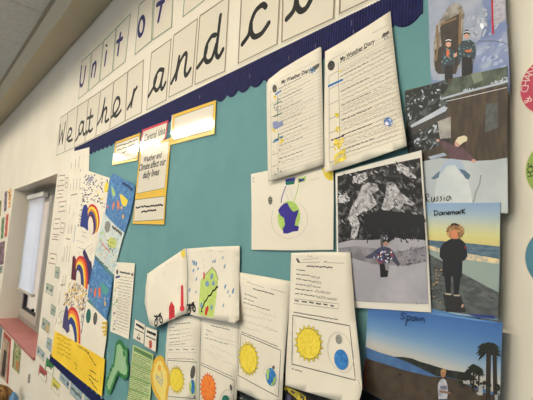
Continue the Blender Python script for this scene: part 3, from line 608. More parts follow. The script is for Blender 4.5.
s.words('title_print', [((306.6, 266), (332.4, 267.6))], .0036, darkink, .5, 61, .1)
s.words('printed_prompts', [((296.4, 269.6), (305, 270.8)), ((296.2, 274), (310.4, 275.8)), ((296, 278.6), (311, 281)), ((295.6, 284), (306, 285.2)), ((295.2, 288.6), (312.4, 291)), ((294.8, 293.2), (315.6, 296.2)), ((324, 261.8), (327, 261.8))], .0026, darkink, .4, 62, .2)
s.words('pencil_answers', [((311, 276), (319.6, 277)), ((311.6, 281), (321, 282.4)), ((307, 285.2), (320, 287)), ((315, 290.6), (330, 293)), ((316, 296.2), (337, 299))], .0018, M('pencil_mid', (112, 106, 100), .8), 1.3, 63)
s.stroke('answer_lines', [[(311, 277.4), (320, 278.6)], [(311, 282), (322, 283.8)], [(306, 286.4), (321, 287.6)], [(314, 291.6), (330, 294)], [(316, 297.6), (337, 300.4)]], .0008, grayink)
s.stroke('word_bank_frame', [[(294, 298.6), (338.6, 303.8), (338.4, 309), (293.4, 303.4)]], .0010, grayink)
s.words('word_bank', [((294.6, 300.4), (334, 306))], .004, darkink, .35, 64, .75)
s.words('task_print', [((293.4, 312), (338, 319.6))], .0024, darkink, .35, 65, .1)
s.stroke('picture_frame', [[(292.7, 315.2), (349.6, 325.8), (355.4, 380.2), (291.8, 364), (292.7, 315.2)]], .0018, darkink)
s.words('bottom_print', [((291.8, 368.6), (302, 371.6))], .0024, darkink, .3, 66, .15)
s.stroke('pencil_tick', [[(357.6, 379.6), (360, 385)]], .001, grayink)
sunpic(s, 308.8, 343.6, 11.6, 15.4, -8, yellow, brown, 18, 1.26)
s.stroke('orbit', [ell(340.6, 352.4, 12.4, 20.6, -14, 30)], .0010, lightink)
s.poly('moon', ell(338.8, 339.2, 3.3, 4.9, -5), M('pencil_moon', (150, 148, 140), .8, c2=(128, 126, 120), scale=160)); s.poly('earth', ell(341.2, 359.6, 6.9, 10.4, -10), blue)

# ------------------------------------------------------------------ photographs
sno = M('print_snow', (196, 202, 212), .3, c2=(160, 172, 192), scale=14, lo=.35, hi=.7, coat=.3)
def photo(outl, off, base, label, group='travel photographs at the right of the board', step=0):
    return Sheet('photograph', outl, off, base, label, 'photograph', group, step=step, thick=.0006)
# igloo photo
s = photo([(427.5, -14), (505, -9), (506.6, 28), (509.6, 72), (509.6, 92), (431.6, 92), (429, 40), (428.6, 12)], .0158, M('photo_snow_blue', (104, 122, 168), .5, c2=(178, 186, 204), scale=16, lo=.35, hi=.65, c3=(132, 146, 184), dist=.6), 'photograph of two children in front of a snow cave doorway, topmost at the right')
s.poly('snow_wall', [(428, -12), (478, -12), (486, 14), (480, 40), (474, 60), (470, 74), (450, 80), (433, 80), (430.6, 70), (429, 20)], M('print_snow_white', (176, 182, 194), .5, c2=(138, 150, 178), scale=24, lo=.35, hi=.65))
s.poly('grey_fence', [(492.6, -8), (505, -8), (506, 20), (494, 26)], M('print_fence', (160, 156, 168), .4, c2=(184, 184, 196), scale=200))
s.scatter('snow_shadows', [(478, 30), (506, 22), (508, 70), (474, 74)], 26, (2, 5), (1, 2.4), [M('print_snow_shade', (122, 138, 182), .4), M('print_snow_mid', (166, 178, 208), .4), sno], 5, rot=(-60, -20), jag=7)
s.poly('doorway_rim', [(434, 66), (433.4, 46), (436.4, 26), (444, 14), (449, 6), (456, 2.4), (462, 6), (464.6, 14), (462.6, 40), (460.4, 66), (455, 74), (438, 74)], M('print_rim', (112, 104, 92), .5, c2=(164, 160, 154), scale=60))
s.poly('doorway', [(435, 70), (434.6, 50), (441.6, 46), (440, 27), (446, 20.4), (459, 13.6), (460.4, 34), (459.4, 60), (456, 74), (438, 74)], M('print_cave', (44, 38, 34), .45, c2=(62, 52, 44), scale=60))
s.stroke('timber_frame', [[(437, 26), (437.8, 46), (436, 60)], [(441, 24.4), (455.6, 18.4)], [(460.2, 12), (459.4, 44)]], .0042, M('print_timber', (130, 102, 72), .5))
s.scatter('ice_face', [(468, 18), (486, 8), (486, 34), (474, 36)], 20, (1.5, 4), (1, 2.4), [M('print_ice', (176, 182, 190), .4), M('print_ice_dark', (142, 150, 162), .4), sno], 8, jag=6)
s.stroke('red_pole', [[(492, -8), (492.4, 20), (493, 34)]], .0028, red)
s.stroke('cable', [[(478, 41), (496, 41), (503, 42.4), (508.6, 45.4)]], .0010, darkink)
coat_m = [M('print_coat_dark', (52, 66, 74), .5), M('print_coat_teal', (106, 152, 160), .5), M('print_coat_black', (34, 40, 48), .5)]
skin = M('print_skin', (206, 158, 138), .5); dark = M('print_black', (26, 25, 28), .45)
def kid(s, x, y, w_, nm):
    s.poly(nm+'_trousers', [(x-w_*.62, y+17), (x+w_*.75, y+17), (x+w_*.72, y+42), (x-w_*.62, y+42)], dark)
    body = [(x-w_*.6, y+5.4), (x+w_*.5, y+4.4), (x+w_, y+8), (x+w_*1.12, y+16), (x+w_*.95, y+24), (x+w_*.5, y+21.5), (x-w_*.5, y+21.5), (x-w_*.95, y+30), (x-w_*1.15, y+24), (x-w_, y+12)]
    s.poly(nm+'_coat', body, coat_m[0]); s.scatter(nm+'_coat_pattern', body, 26, (.7, 1.5), (.5, .9), [coat_m[1], coat_m[2], coat_m[1]], int(x), jag=4)
    s.poly(nm+'_face', ell(x, y+.4, 2.7, 3.1), skin); s.poly(nm+'_hat', [(x-3.2, y-.4), (x-2.8, y-4.2), (x, y-6), (x+2.8, y-4.4), (x+3.2, y-.6), (x, y-2)], dark); s.stroke(nm+'_hat_band', [[(x-2.8, y-3), (x, y-4), (x+2.8, y-3.2)]], .0018, M('print_white', (226, 226, 228), .5))
kid(s, 448.4, 43.6, 6.0, 'left_child'); s.poly('orange_gloves', [(446.6, 49), (449.4, 50.6), (448.8, 58), (446.4, 55.6)], M('print_orange', (206, 112, 70), .5)); s.poly('gloved_hand', [(453.4, 55), (456.6, 52), (457, 56), (454, 57.6)], skin)
kid(s, 466.6, 35.4, 8.0, 'right_child'); s.poly('orange_mitten', [(465, 50), (471.8, 49.4), (471, 52.2), (465.4, 52)], M('print_orange', ()))
# Russia photo
s = photo([(404.7, 92), (406, 90.2), (430, 84.4), (453, 77.8), (480, 73), (507, 66.2), (507.8, 110), (507.4, 160), (508, 213.4), (470, 214.6), (412, 215), (408, 160), (406, 120)], .0175, M('photo_log_wall', (80, 66, 52), .5, c2=(58, 49, 40), scale=22, stretch=(5, 1, 1)), 'photograph of a child on a mound of snow by a wooden house, captioned Russia')
s.poly('dark_trees', [(405, 92), (430, 84.6), (448, 79), (452, 96), (446, 108), (450, 142), (425, 150), (410, 160), (407, 130)], M('print_trees', (30, 34, 34), .5, c2=(84, 92, 92), scale=70, lo=.52, hi=.62, dist=1))
s.poly('snowy_roof', [(441, 99.4), (452, 78.5), (507, 66.4), (507, 84.6), (486, 88), (462, 95), (446, 100.6)], M('print_roof', (60, 70, 60), .5, c2=(92, 102, 88), scale=50))
s.stroke('roof_edge_snow', [[(442, 98.8), (462, 93), (486, 87), (507, 81.4)]], .0036, sno)
s.scatter('roof_snow', [(462, 91), (486, 84), (507, 77.6), (507, 82), (486, 87), (462, 93)], 18, (1.4, 2.8), (.7, 1.3), [sno], 5)
s.poly('stone_post', [(470.6, 73.8), (481, 71.6), (483, 80), (474, 84)], M('print_stone', (120, 130, 112), .4))
s.stroke('icicle_line', [[(446, 101.4), (470, 96), (507, 87.4)]], .001, M('print_white', ()))
s.poly('snowy_beam', [(410, 125.6), (444, 106), (447.6, 107.6), (446, 111), (412, 128)], sno); s.poly('beam_shadow', [(411, 128), (446, 111.4), (446, 121), (436, 124), (415, 134)], M('print_porch', (60, 56, 54), .4))
s.poly('bright_gap', [(437.6, 121.4), (450.6, 116.6), (451, 138), (440, 139)], M('print_gap', (176, 172, 166), .4, c2=(142, 140, 136), scale=50))
s.scatter('tree_snow', [(405, 92), (446, 82), (444, 104), (408, 122)], 22, (.8, 2.6), (.6, 1.4), [sno, M('print_grey_mid', (128, 134, 138), .4)], 9, jag=6)
s.scatter('tree_snow_low', [(414, 130), (436, 124), (438, 142), (412, 152)], 16, (.8, 2.2), (.6, 3), [M('print_grey_mid', ()), sno], 19, jag=6)
s.poly('shuttered_window', [(485.6, 103.6), (497.6, 103), (497.6, 128), (485, 132)], M('print_shutter', (88, 92, 90), .4, c2=(74, 78, 78), scale=120))
s.poly('snow_ground', [(412, 164), (424, 161), (440, 158), (474, 161), (494, 160), (507.4, 157.6), (508, 213), (412, 214.4), (409, 176)], M('print_snow_ground', (196, 202, 204), .5, c2=(182, 190, 194), scale=12))
s.poly('snow_mound', smooth([(435, 214), (434.6, 196), (437, 180), (442, 170), (449, 165.4), (456, 165.6), (463, 171), (468, 181), (471.6, 196), (473, 214)], 3), M('print_mound', (216, 220, 220), .5, c2=(200, 208, 210), scale=16))
s.stroke('snow_track', [[(481, 175), (479.6, 184), (476, 192), (474, 200), (471, 206)]], .0024, M('print_track', (146, 150, 148), .4))
s.poly('porch_snow', [(428, 157), (444, 152.6), (447, 155.4), (431, 159.6)], sno)
s.poly('jeans', [(438.6, 172.6), (444, 162), (452, 157.8), (460.6, 161), (466.6, 172), (461, 174), (455, 165), (448, 165), (441, 174)], M('print_jeans_light', (172, 188, 206), .45))
s.poly('boots', [[(431, 178.4), (437, 173), (440, 170.6), (438.8, 177.4), (434, 179.6)], [(459, 168.6), (465, 170.4), (470.4, 175), (469, 179.6), (465.8, 178.6), (462.6, 174)]], M('print_boot', (84, 108, 128), .45))
s.poly('purple_jacket', [(437.6, 139), (443, 140.4), (452, 144.6), (462, 147), (468, 152.6), (475.6, 159.6), (472.4, 162), (464, 158.4), (461.6, 160), (449.6, 158.4), (447.6, 150.4), (440, 144.4)], M('print_plum', (98, 72, 80), .5, c2=(82, 60, 70), scale=80))
s.poly('hands', [ell(437.8, 140.4, 1.6, 1.5), ell(473.6, 160.8, 2.3, 1.7)], skin); s.poly('face', ell(457.6, 143.4, 3.0, 3.4, 20), skin)
s.poly('cream_hat', [(455.4, 141), (458, 137.2), (464, 135.4), (467.4, 137), (467, 141), (463.4, 142.4), (460.4, 145)], M('print_cream', (222, 212, 178), .5))
s.stroke('ski_pole', [[(430, 149.6), (437, 139.6)]], .0010, sno)
RU = [[(425.4, 194.4), (426.4, 202.6)], [(425.2, 195), (428, 193.8), (429, 196), (426, 198.4), (429.6, 202.2)], [(431.6, 196.8), (431.6, 201), (433.4, 201.4), (434.6, 197), (434.8, 201.4)], [(438.4, 196.6), (436.6, 197.4), (438.2, 199.4), (436.2, 201.4)], [(442, 196.4), (440.2, 197.2), (441.8, 199.2), (439.8, 201.2)], [(444, 196.8), (444.2, 200.8)], [(444, 194.4), (444.1, 194.9)], [(450, 196.2), (447.4, 196.4), (446.6, 200), (448.6, 200.4), (450, 196.4), (451.4, 199.6)]]
s.stroke('handwritten_caption', RU, .0015, black, k=3)
# Denmark photo
s = photo([(425.7, 203.2), (460, 202.6), (500.3, 202.4), (499.8, 240), (499.2, 285), (497, 320), (431, 311), (428.6, 260)], .0195, M('photo_sky', (150, 182, 208), .3, c2=(164, 190, 208), scale=4), 'photograph of a child in a black coat on a beach, captioned Denmark')
# the printed sunset sky pales downwards in bands of ink
def skybands(s, keys, A0, A1, B0, B1, n, nm):
    out = []; ms = []
    for i in range(n):
        t = i/(n-1)*(len(keys)-1); k = min(int(t), len(keys)-2); c = tuple(keys[k][a]+(keys[k+1][a]-keys[k][a])*(t-k) for a in range(3))
        t0, t1 = i/n, (i+1)/n+.004; ms.append(M('print_%s_%d' % (nm, i), c, .45))
        out.append({'p': [lerp2(A0, A1, t0), lerp2(B0, B1, t0), lerp2(B0, B1, t1), lerp2(A0, A1, t1)], 'm': i})
    s.poly('printed_sky', out, ms)
skybands(s, [(138, 166, 198), (156, 180, 200), (180, 194, 192), (202, 204, 168), (212, 208, 140), (214, 198, 128)], (426, 203.6), (427.8, 240.4), (500.2, 203), (499.8, 246.4), 22, 'sky')
s.poly('sea', [(427.6, 240), (460, 242.4), (499.8, 246.4), (499.4, 262), (460, 256), (428, 249)], M('print_sea', (70, 96, 116), .4, c2=(98, 120, 132), scale=60, stretch=(1, 1, 5)))
s.poly('surf', [(428, 245), (442, 249), (470, 254), (499.4, 259), (499.2, 264), (466, 259.6), (440, 253), (428, 250)], M('print_surf', (232, 210, 160), .5, c2=(176, 176, 166), scale=70, lo=.45, hi=.6))
s.poly('wet_sand', [(428.2, 249), (446, 254), (466, 259.6), (499.2, 264.4), (499, 292), (484, 285), (462, 273), (446, 265), (429, 256)], M('print_wet_sand', (138, 156, 152), .4, c2=(152, 166, 158), scale=10))
s.poly('dark_sand', [(429, 254), (446, 263), (462, 273), (484, 285), (499, 292.4), (497.4, 318), (431, 309.6)], M('print_dark_sand', (74, 78, 78), .4, c2=(94, 98, 96), scale=50, stretch=(1, 1, 3), c3=(82, 87, 86)))
s.scatter('pebbles', [(429.4, 262), (443, 270), (441, 304), (432, 300)], 46, (.8, 2), (.4, .9), [M('print_pebble', (176, 138, 96), .5), M('print_pebble_dark', (52, 48, 44), .5), M('print_pebble_dark', ())], 3, rot=(-30, 30))
s.scatter('foam_streaks', [(463, 276), (496, 292), (496, 312), (462, 300)], 16, (2, 4.4), (.4, .8), [M('print_streak', (58, 62, 64), .5), M('print_streak_light', (108, 112, 110), .5)], 4, rot=(10, 30))
s.poly('long_shadow', [(443, 294), (461, 296), (466, 312), (446, 312)], M('print_shadow_brown', (42, 42, 42), .5))
s.poly('black_coat', [(447.8, 240.4), (451.6, 238.4), (459.8, 238.6), (464.4, 242), (466.6, 249), (467.4, 256), (464.6, 260.4), (462.4, 261), (462, 277), (442.4, 276), (442.6, 260), (439.6, 257), (439.8, 249), (443, 243.4)], M('print_coat', (28, 30, 32), .45))
s.poly('legs', [[(444, 275), (451, 275.6), (450.6, 294), (446.2, 293)], [(453, 275.6), (460.6, 276), (458.6, 295), (454, 294.6)]], M('print_coat', ()))
s.poly('shoes', [[(445, 293), (451.2, 293.6), (451, 295.2), (445.6, 294.6)], [(453.6, 294.6), (459.6, 294.8), (459.6, 296.4), (454, 296)]], M('print_shoe', (188, 176, 152), .5))
s.poly('hood', [lerp2((455, 231.4), q, .92+.1*(k % 2)) for k, q in enumerate(ell(455, 231.4, 9.0, 7.8, 0, 30))], M('print_fur_dark', (120, 86, 56), .5))
s.scatter('fur_hood', ell(455, 231.4, 8.0, 6.9), 110, (1.0, 2.2), (.6, 1.3), [M('print_fur', (164, 122, 78), .5), M('print_fur_light', (190, 146, 98), .5), M('print_fur_dark', (120, 86, 56), .5)], 6, lift=s.lift())
s.poly('face', ell(454.2, 234.4, 3.6, 4.6), M('print_face_red', (206, 132, 96), .5)); s.stroke('hood_top', [[(451, 224.6), (454.4, 223.8), (458, 224.8)]], .0028, M('print_coat', ()))
s.poly('sleeve_patch', ell(465, 247.4, .8, 1.2), red); s.stroke('finger', [[(462, 307.4), (463, 304.4)]], .003, skin)
s.poly('blue_print_edge', [(466, 313.6), (495, 316), (495.4, 319), (474, 316.4)], M('print_edge_blue', (36, 56, 130), .4))
DEN = [[(434.4, 210.6), (434.6, 216)], [(433.4, 210.8), (437, 211), (438.2, 213.4), (434.4, 216)], [(442.2, 212.2), (440, 212.8), (439.6, 215.2), (442.2, 214.2), (442.6, 212), (443, 215)], [(444, 215), (444.2, 212.4), (446.4, 212.4), (446.4, 214.8)], [(447.6, 213.8), (449.8, 212.6), (448.4, 211.8), (447.6, 214), (449.6, 214.8)], [(450.6, 214.6), (451, 211.8), (452.6, 212), (452.4, 214.2), (453, 211.8), (454.6, 211.8), (454.6, 214.4)], [(458, 211.4), (456.2, 212), (456, 214.2), (458, 213.2), (458.6, 211.2), (458.8, 214)], [(460, 214), (460, 211.4), (461.4, 210.6)], [(462.2, 209), (462.2, 213.6)], [(465, 209), (462.4, 211.4), (465.4, 213.4)]]
s.stroke('handwritten_caption', DEN, .0016, black, k=3)
# Spain photo
offS = ramp(.0212, .0216, (480, 340), (362, 380), 2)
s = photo([(368.6, 304), (432, 308.8), (470, 317.6), (502.5, 322.6), (501.6, 345), (498.4, 404), (384.5, 401), (362.2, 389.6), (365.6, 346)], offS, M('photo_blue_sky', (84, 128, 180), .3, c2=(80, 122, 174), scale=4), 'photograph of a palm lined beach at dusk, captioned Spain', step=12)
skybands(s, [(62, 102, 162), (72, 114, 172), (88, 130, 180), (112, 148, 188), (146, 170, 192), (186, 188, 186), (196, 188, 176)], (368.5, 306), (365.8, 348), (502.2, 324), (500, 394), 28, 'dusk')
s.poly('sea', [(365.8, 347), (380, 352.6), (395, 357), (420, 366), (440, 377), (430, 377), (405, 371), (380, 363), (365, 359)], M('print_bay', (76, 112, 156), .4, c2=(66, 98, 144), scale=40))
s.poly('beach', [(365, 358), (380, 362.6), (405, 370.4), (430, 376.4), (446, 377), (462, 381), (480, 392), (499, 396), (498.4, 404), (384.5, 400.6), (362.4, 389.4)], M('print_beach', (78, 66, 54), .45, c2=(66, 56, 47), scale=60))
s.poly('headland', [(394, 356.6), (404, 357), (412, 358.4), (420, 361.6), (430, 364.4), (436, 366.4), (448, 370), (460, 371.6), (470, 373.4), (478, 380), (462, 380.6), (448, 377), (436, 376), (420, 368), (408, 362.4)], M('print_headland', (36, 40, 36), .45, c2=(54, 58, 48), scale=80))
s.poly('red_blur', [(365, 360), (368, 361), (366.6, 391), (362.6, 389.4), (363, 372)], M('print_red_blur', (84, 50, 44), .5)); s.poly('distant_rock', ell(399.6, 374.4, 2, 1), dark)
pm = M('print_palm', (38, 42, 34), .5); pm2 = M('print_palm_light', (60, 64, 48), .5)
def palm(s, x, y, r, base, n=13, w_=.004, seed=0):
    rr = random.Random(seed); s.stroke('palm_trunk', [[(x, y), base]], w_, M('print_trunk', (50, 44, 36), .5)); fr = []
    for i in range(n):
        a = -3.7+4.3*i/(n-1)+rr.uniform(-.15, .15); l = r*rr.uniform(.8, 1.15)
        tip = (x+math.cos(a)*l, y+math.sin(a)*l*.85+l*.28); mid = (x+math.cos(a)*l*.55, y+math.sin(a)*l*.6-l*.06); nx, ny = -math.sin(a)*l*.15, math.cos(a)*l*.15
        fr.append({'p': [(x, y), (mid[0]+nx, mid[1]+ny), tip, (mid[0]-nx, mid[1]-ny)], 'm': 0})
    st = s.step; s.step = 0; s.poly('palm_crown', fr, [pm, pm2]); s.step = st
palm(s, 488.6, 350, 12.5, (488, 402), 30, .007, 1); palm(s, 494.5, 353, 6.5, (495.4, 402), 18, .006, 2); palm(s, 473.6, 371, 10, (473.4, 392), 20, .003, 3); palm(s, 461.6, 376, 6, (461, 384), 10, .0025, 4); palm(s, 479, 374, 6, (478.6, 391), 9, .0025, 5)
s.scatter('shrubs', [(456, 378), (500, 384), (499, 392), (470, 390), (456, 382)], 26, (1.6, 3.6), (1, 2), [pm, pm2, pm], 8)
s.poly('white_huts', [[(478.4, 386), (482.6, 385.2), (482.8, 395), (478.8, 395.4)], [(463, 380.6), (470, 381.4), (470, 384.6), (463.4, 383.6)], [(476.6, 392.4), (478.6, 392), (478.6, 394.6), (476.8, 394.4)], [(494.6, 395), (498, 394.4), (498, 400), (495, 400)]], M('print_hut', (170, 172, 172), .5))
s.poly('pictured_trousers', [(438.6, 398), (446.8, 398), (446.6, 402), (438.4, 402)], M('print_denim', (70, 80, 98), .5))
s.poly('pictured_shirt', [(438, 384), (440.4, 379.6), (443, 378.4), (446, 380.4), (447.4, 385), (448, 392), (447, 399), (438.6, 399), (437.8, 391)], M('print_shirt', (196, 196, 202), .5, c2=(150, 152, 166), scale=90))
s.poly('shirt_print', [(440, 386), (446.6, 385.6), (447, 390), (440.4, 389)], M('print_shirt_mark', (112, 112, 128), .5)); s.poly('pictured_arm', [(439, 390), (448, 391.4), (451, 392.4), (450, 394), (440, 392.6)], M('print_arm', (138, 106, 88), .5))
s.poly('pictured_head', ell(443.2, 373.8, 2.6, 3.6), M('print_head', (168, 122, 88), .5)); s.poly('pictured_hair', [(440.4, 372.6), (441.2, 369.6), (443.6, 368.6), (446, 370), (446.2, 373), (443.4, 371.8)], M('print_hair', (176, 140, 92), .5))
SP = [[(405.8, 314.2), (402.4, 313), (401, 315.2), (404.6, 317.6), (401.6, 319), (400, 317.8)], [(407.6, 315.4), (405.4, 326)], [(407.4, 316.4), (410.4, 316.4), (409.6, 319.6), (406.8, 320)], [(415.6, 317), (412.6, 317.4), (412.2, 320.6), (414.8, 320), (416, 317), (416.4, 320.8)], [(418.4, 317.4), (418.4, 321)], [(418.6, 315), (418.7, 315.4)], [(420.6, 321.2), (420.8, 317.8)], [(420.8, 319), (423, 317.8), (424, 319.4), (424.2, 322.6)]]
s.stroke('handwritten_caption', SP, .0015, M('ink_dark_blue', (26, 34, 66), .6), k=3)
# snowy tree photo
s = photo([(335.4, 173.2), (378, 161.6), (421.4, 150.2), (424.6, 200), (428, 250), (431.2, 312.4), (395, 310.2), (338, 306.4), (336.6, 240)], .0235, M('photo_paper', (230, 224, 212), .45), 'white bordered photograph of a child under a snow laden fir tree')
pic = [(337.4, 176.2), (378, 166.6), (420.2, 157.8), (423, 200), (426.4, 250), (428, 303.8), (395, 303), (339.4, 300.4), (338, 240)]
s.poly('printed_picture', pic, M('print_fir', (20, 20, 21), .5, c2=(120, 118, 120), scale=60, lo=.5, hi=.7, dist=.6, detail=6))
wh = [M('print_snow_cool', (176, 174, 178), .4), M('print_snow_grey', (136, 134, 138), .4), M('print_snow_bright', (196, 194, 196), .4)]
bk = [M('print_fir_dark', (26, 26, 28), .4), M('print_fir_mid', (52, 52, 52), .4)]
s.scatter('dark_branches', pic[:4]+[(425, 236), (390, 240), (340, 232)], 150, (1.6, 5), (.5, 1.5), bk, 3, rot=(10, 60), jag=6)
s.scatter('dusted_branches', pic[:4]+[(425, 220), (390, 215), (340, 228)], 130, (.8, 3), (.3, .9), wh[:2]+bk[1:], 4, rot=(20, 70), jag=6)
for nm, pg in (('snow_bough', [(387, 183), (392, 181.4), (396, 185), (401, 193), (408, 198), (415, 203.6), (412, 206), (404, 203), (400, 210), (394, 207), (388, 211), (381, 209), (385, 197)]), ('snow_bough', [(362, 186), (368, 182.4), (377, 184), (379, 190), (372, 194), (377, 204), (370, 210), (362, 212), (355, 218), (347, 220), (352, 206), (358, 196)]), ('snow_bough', [(396, 165), (402, 163.6), (408, 168), (414, 175), (417, 178), (410, 178), (402, 173), (398, 170)]), ('snow_bough', [(338.6, 196), (346, 193), (350, 200), (344, 203), (339, 203)]), ('snow_bough', [(354, 176), (366, 172), (368, 178), (360, 184), (352, 182)]), ('snow_bough', [(349, 218), (356, 214), (360, 224), (357, 236), (350, 240), (352, 228)])):
    s.poly(nm, pg, M('print_bough', (188, 186, 190), .5, c2=(108, 106, 110), scale=90, lo=.4, hi=.65))
    s.scatter('bough_flecks', pg, 34, (.8, 2.2), (.4, .9), [M('print_fleck_white', (214, 212, 214), .5), bk[1], wh[2], M('print_fleck_white', ())], int(pg[0][0]), rot=(20, 70), jag=6)
s.poly('snow_ground', [(338.4, 243), (352, 240), (372, 240), (396, 238), (425.6, 240), (428, 303.8), (395, 303), (339.4, 300.4)], M('print_ground', (180, 178, 184), .5, c2=(158, 156, 164), scale=9))
s.poly('grey_bank', [(338.4, 248), (356, 246), (372, 248), (396, 252), (426.4, 246), (427, 262), (404, 266), (372, 264), (352, 258), (339, 262)], M('print_bank', (140, 138, 144), .5, c2=(112, 110, 116), scale=30))
s.scatter('bank_twigs', [(392, 248), (426, 246), (426.6, 262), (404, 266)], 40, (1, 3), (.3, .8), [M('print_twig', (72, 70, 72), .4), M('print_twig_light', (142, 140, 146), .4)], 5)
s.poly('low_fir', [(366, 214), (384, 210), (406, 213), (424.4, 216), (425.2, 236), (420, 240), (412, 236), (404, 240), (396, 236), (390, 242), (384, 236), (378, 240), (370, 234), (362, 232)], bk[0])
s.scatter('fir_fringe', [(362, 228), (425, 230), (425, 242), (364, 242)], 34, (1.2, 3.2), (.5, 1), bk, 7, rot=(40, 110))
s.stroke('tree_trunk', [[(381.6, 236), (382, 246)]], .006, M('print_bark', (84, 80, 80), .5))
s.poly('pictured_legs', [(379, 261), (389, 262), (388.6, 270), (387.6, 277), (380.4, 277.4), (380, 270)], dark)
s.poly('pictured_jacket', [(374.6, 251), (379, 247.6), (384, 246.4), (390, 248), (394, 253), (400, 264), (398.4, 267), (393.6, 262), (390.4, 258), (389.4, 264), (379, 264), (377.6, 257), (370, 258.6), (365, 258), (366, 256.4)], M('print_jacket', (66, 66, 84), .5))
s.scatter('jacket_pattern', [(374.6, 251), (384, 247), (392, 250), (394, 256), (388, 263), (379, 263), (374, 257)], 70, (.7, 1.5), (.5, 1.1), [M('print_patch_red', (168, 60, 62), .5), M('print_patch_blue', (54, 66, 128), .5), M('print_white', ()), M('print_patch_black', (30, 30, 38), .5)], 8)
s.poly('snow_on_legs', [(384.6, 263), (389.4, 263.4), (388.6, 271), (385.6, 270)], wh[1]); s.poly('pictured_face', ell(385.8, 243.4, 2.6, 3.0), M('print_face', (168, 128, 110), .5))
s.poly('pictured_hat', [(382.6, 243), (383.4, 238.6), (387, 236.8), (389.2, 240), (389.2, 243.6), (386, 241)], dark); s.scatter('hat_pattern', ell(385.6, 237.6, 2.6, 2), 8, (.6, 1.2), (.5, .9), [wh[2], M('print_patch_blue', ()), wh[0]], 3)
s.stroke('pencil_dash', [[(415.6, 299.4), (416.8, 304.6)]], .0013, grayink)
# dark prints under the worksheets
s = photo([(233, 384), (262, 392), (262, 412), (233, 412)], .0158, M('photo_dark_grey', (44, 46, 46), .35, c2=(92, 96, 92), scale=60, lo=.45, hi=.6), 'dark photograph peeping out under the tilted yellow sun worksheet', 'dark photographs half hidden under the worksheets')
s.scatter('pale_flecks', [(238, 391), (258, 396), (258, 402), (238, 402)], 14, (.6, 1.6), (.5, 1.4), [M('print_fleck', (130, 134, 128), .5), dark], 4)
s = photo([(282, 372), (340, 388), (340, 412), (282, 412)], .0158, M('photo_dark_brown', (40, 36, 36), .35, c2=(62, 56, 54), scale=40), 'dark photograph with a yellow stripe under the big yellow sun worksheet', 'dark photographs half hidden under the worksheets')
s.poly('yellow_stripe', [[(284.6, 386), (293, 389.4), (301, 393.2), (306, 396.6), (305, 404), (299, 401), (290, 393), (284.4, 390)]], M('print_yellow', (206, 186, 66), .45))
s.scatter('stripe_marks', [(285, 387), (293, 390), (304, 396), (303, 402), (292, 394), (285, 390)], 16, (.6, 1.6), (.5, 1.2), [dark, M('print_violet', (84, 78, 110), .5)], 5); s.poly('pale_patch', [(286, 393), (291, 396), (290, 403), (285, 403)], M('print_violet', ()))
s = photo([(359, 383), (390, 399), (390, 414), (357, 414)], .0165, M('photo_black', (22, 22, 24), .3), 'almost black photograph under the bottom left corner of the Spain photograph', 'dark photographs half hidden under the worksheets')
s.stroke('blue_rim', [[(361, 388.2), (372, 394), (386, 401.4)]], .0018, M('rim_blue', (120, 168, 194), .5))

# ------------------------------------------------------------------ paintings and papers at the left of the board
def arcs(s, outer, inner, cols, name='rainbow'):
    """rainbow stripes between an outer and an inner open curve"""
    o_ = smooth(outer, 4); i_ = smooth(inner, 4); n = len(cols); bands = []
    m_ = min(len(o_), len(i_)); o_ = [o_[int(k*(len(o_)-1)/(m_-1))] for k in range(m_)]; i_ = [i_[int(k*(len(i_)-1)/(m_-1))] for k in range(m_)]
    for k in range(n):
        a = [lerp2(p, q, k/n) for p, q in zip(o_, i_)]; b_ = [lerp2(p, q, (k+1)/n) for p, q in zip(o_, i_)]
        bands.append(a+b_[::-1])
    for k, c in enumerate(cols): s.poly(name+'_stripe', bands[k], c)
rb = [red, yellow, M('paint_ochre', (196, 132, 44), .7), dblue, maroon]
WG = 'rainbow paintings at the left edge of the board'
s = Sheet('child_painting', [(84, 169.4), (89, 171), (111, 178.4), (108.6, 198), (105, 225), (99.6, 251), (76, 236), (79, 208)], BO+.001, paper, 'rainbow painting with a splatter of dark blue dots, topmost at the left', 'painting', WG)
s.scatter('paint_splatter', [(84.5, 172), (89, 173), (110, 180), (108, 196), (103, 212), (99, 204), (90, 200), (86, 206), (80, 222), (82, 196)], 150, (.4, 1.15), (.35, .9), [M('paint_dot_blue', (44, 48, 112), .7), navyink, darkink], 3)
s.scatter('blue_cluster', ell(91, 178.6, 2.4, 2.8), 10, (.5, 1.1), (.4, .8), [M('paint_dot_indigo', (56, 70, 150), .7)], 5)
s.poly('yellow_sun', ell(106.4, 187.4, 2.1, 5.2, 8), yellow); s.scatter('yellow_dabs', [(96, 190), (106, 194), (104, 202), (98, 196)], 8, (.6, 1.6), (.5, 1), [yellow], 5)
s.poly('blue_mountain', [(83.6, 205.2), (86.4, 204.4), (88.4, 210), (88, 224), (88, 231), (84, 227.6), (80, 226.4), (81.4, 214)], dblue)
arcs(s, [(87.6, 209), (90, 204.8), (93.4, 204.4), (97, 208), (99, 215), (99.4, 224), (97, 232)], [(88, 222), (89.4, 217), (91, 216.6), (92.6, 220), (93.4, 226), (93.2, 231), (92, 235)], rb)
s.poly('yellow_bar', [(92.8, 236.4), (95.2, 236), (94.4, 246), (92.2, 245)], yellow)
s.scatter('edge_ticks', [(80.6, 206), (83, 206), (80, 227), (77, 227)], 14, (.5, 1.2), (.2, .5), [navyink], 8, rot=(0, 20))
s = Sheet('child_painting', [(76, 225.6), (80, 227.4), (88, 231.4), (97, 238.4), (94, 262), (88.4, 300), (66, 288), (70, 258)], BO+.0022, paper, 'rainbow painting with ruled pencil rays above a maroon edged rainbow', 'painting', WG)
s.stroke('left_blue_edge', [[(75.6, 226), (73.6, 242)]], .008, steel)
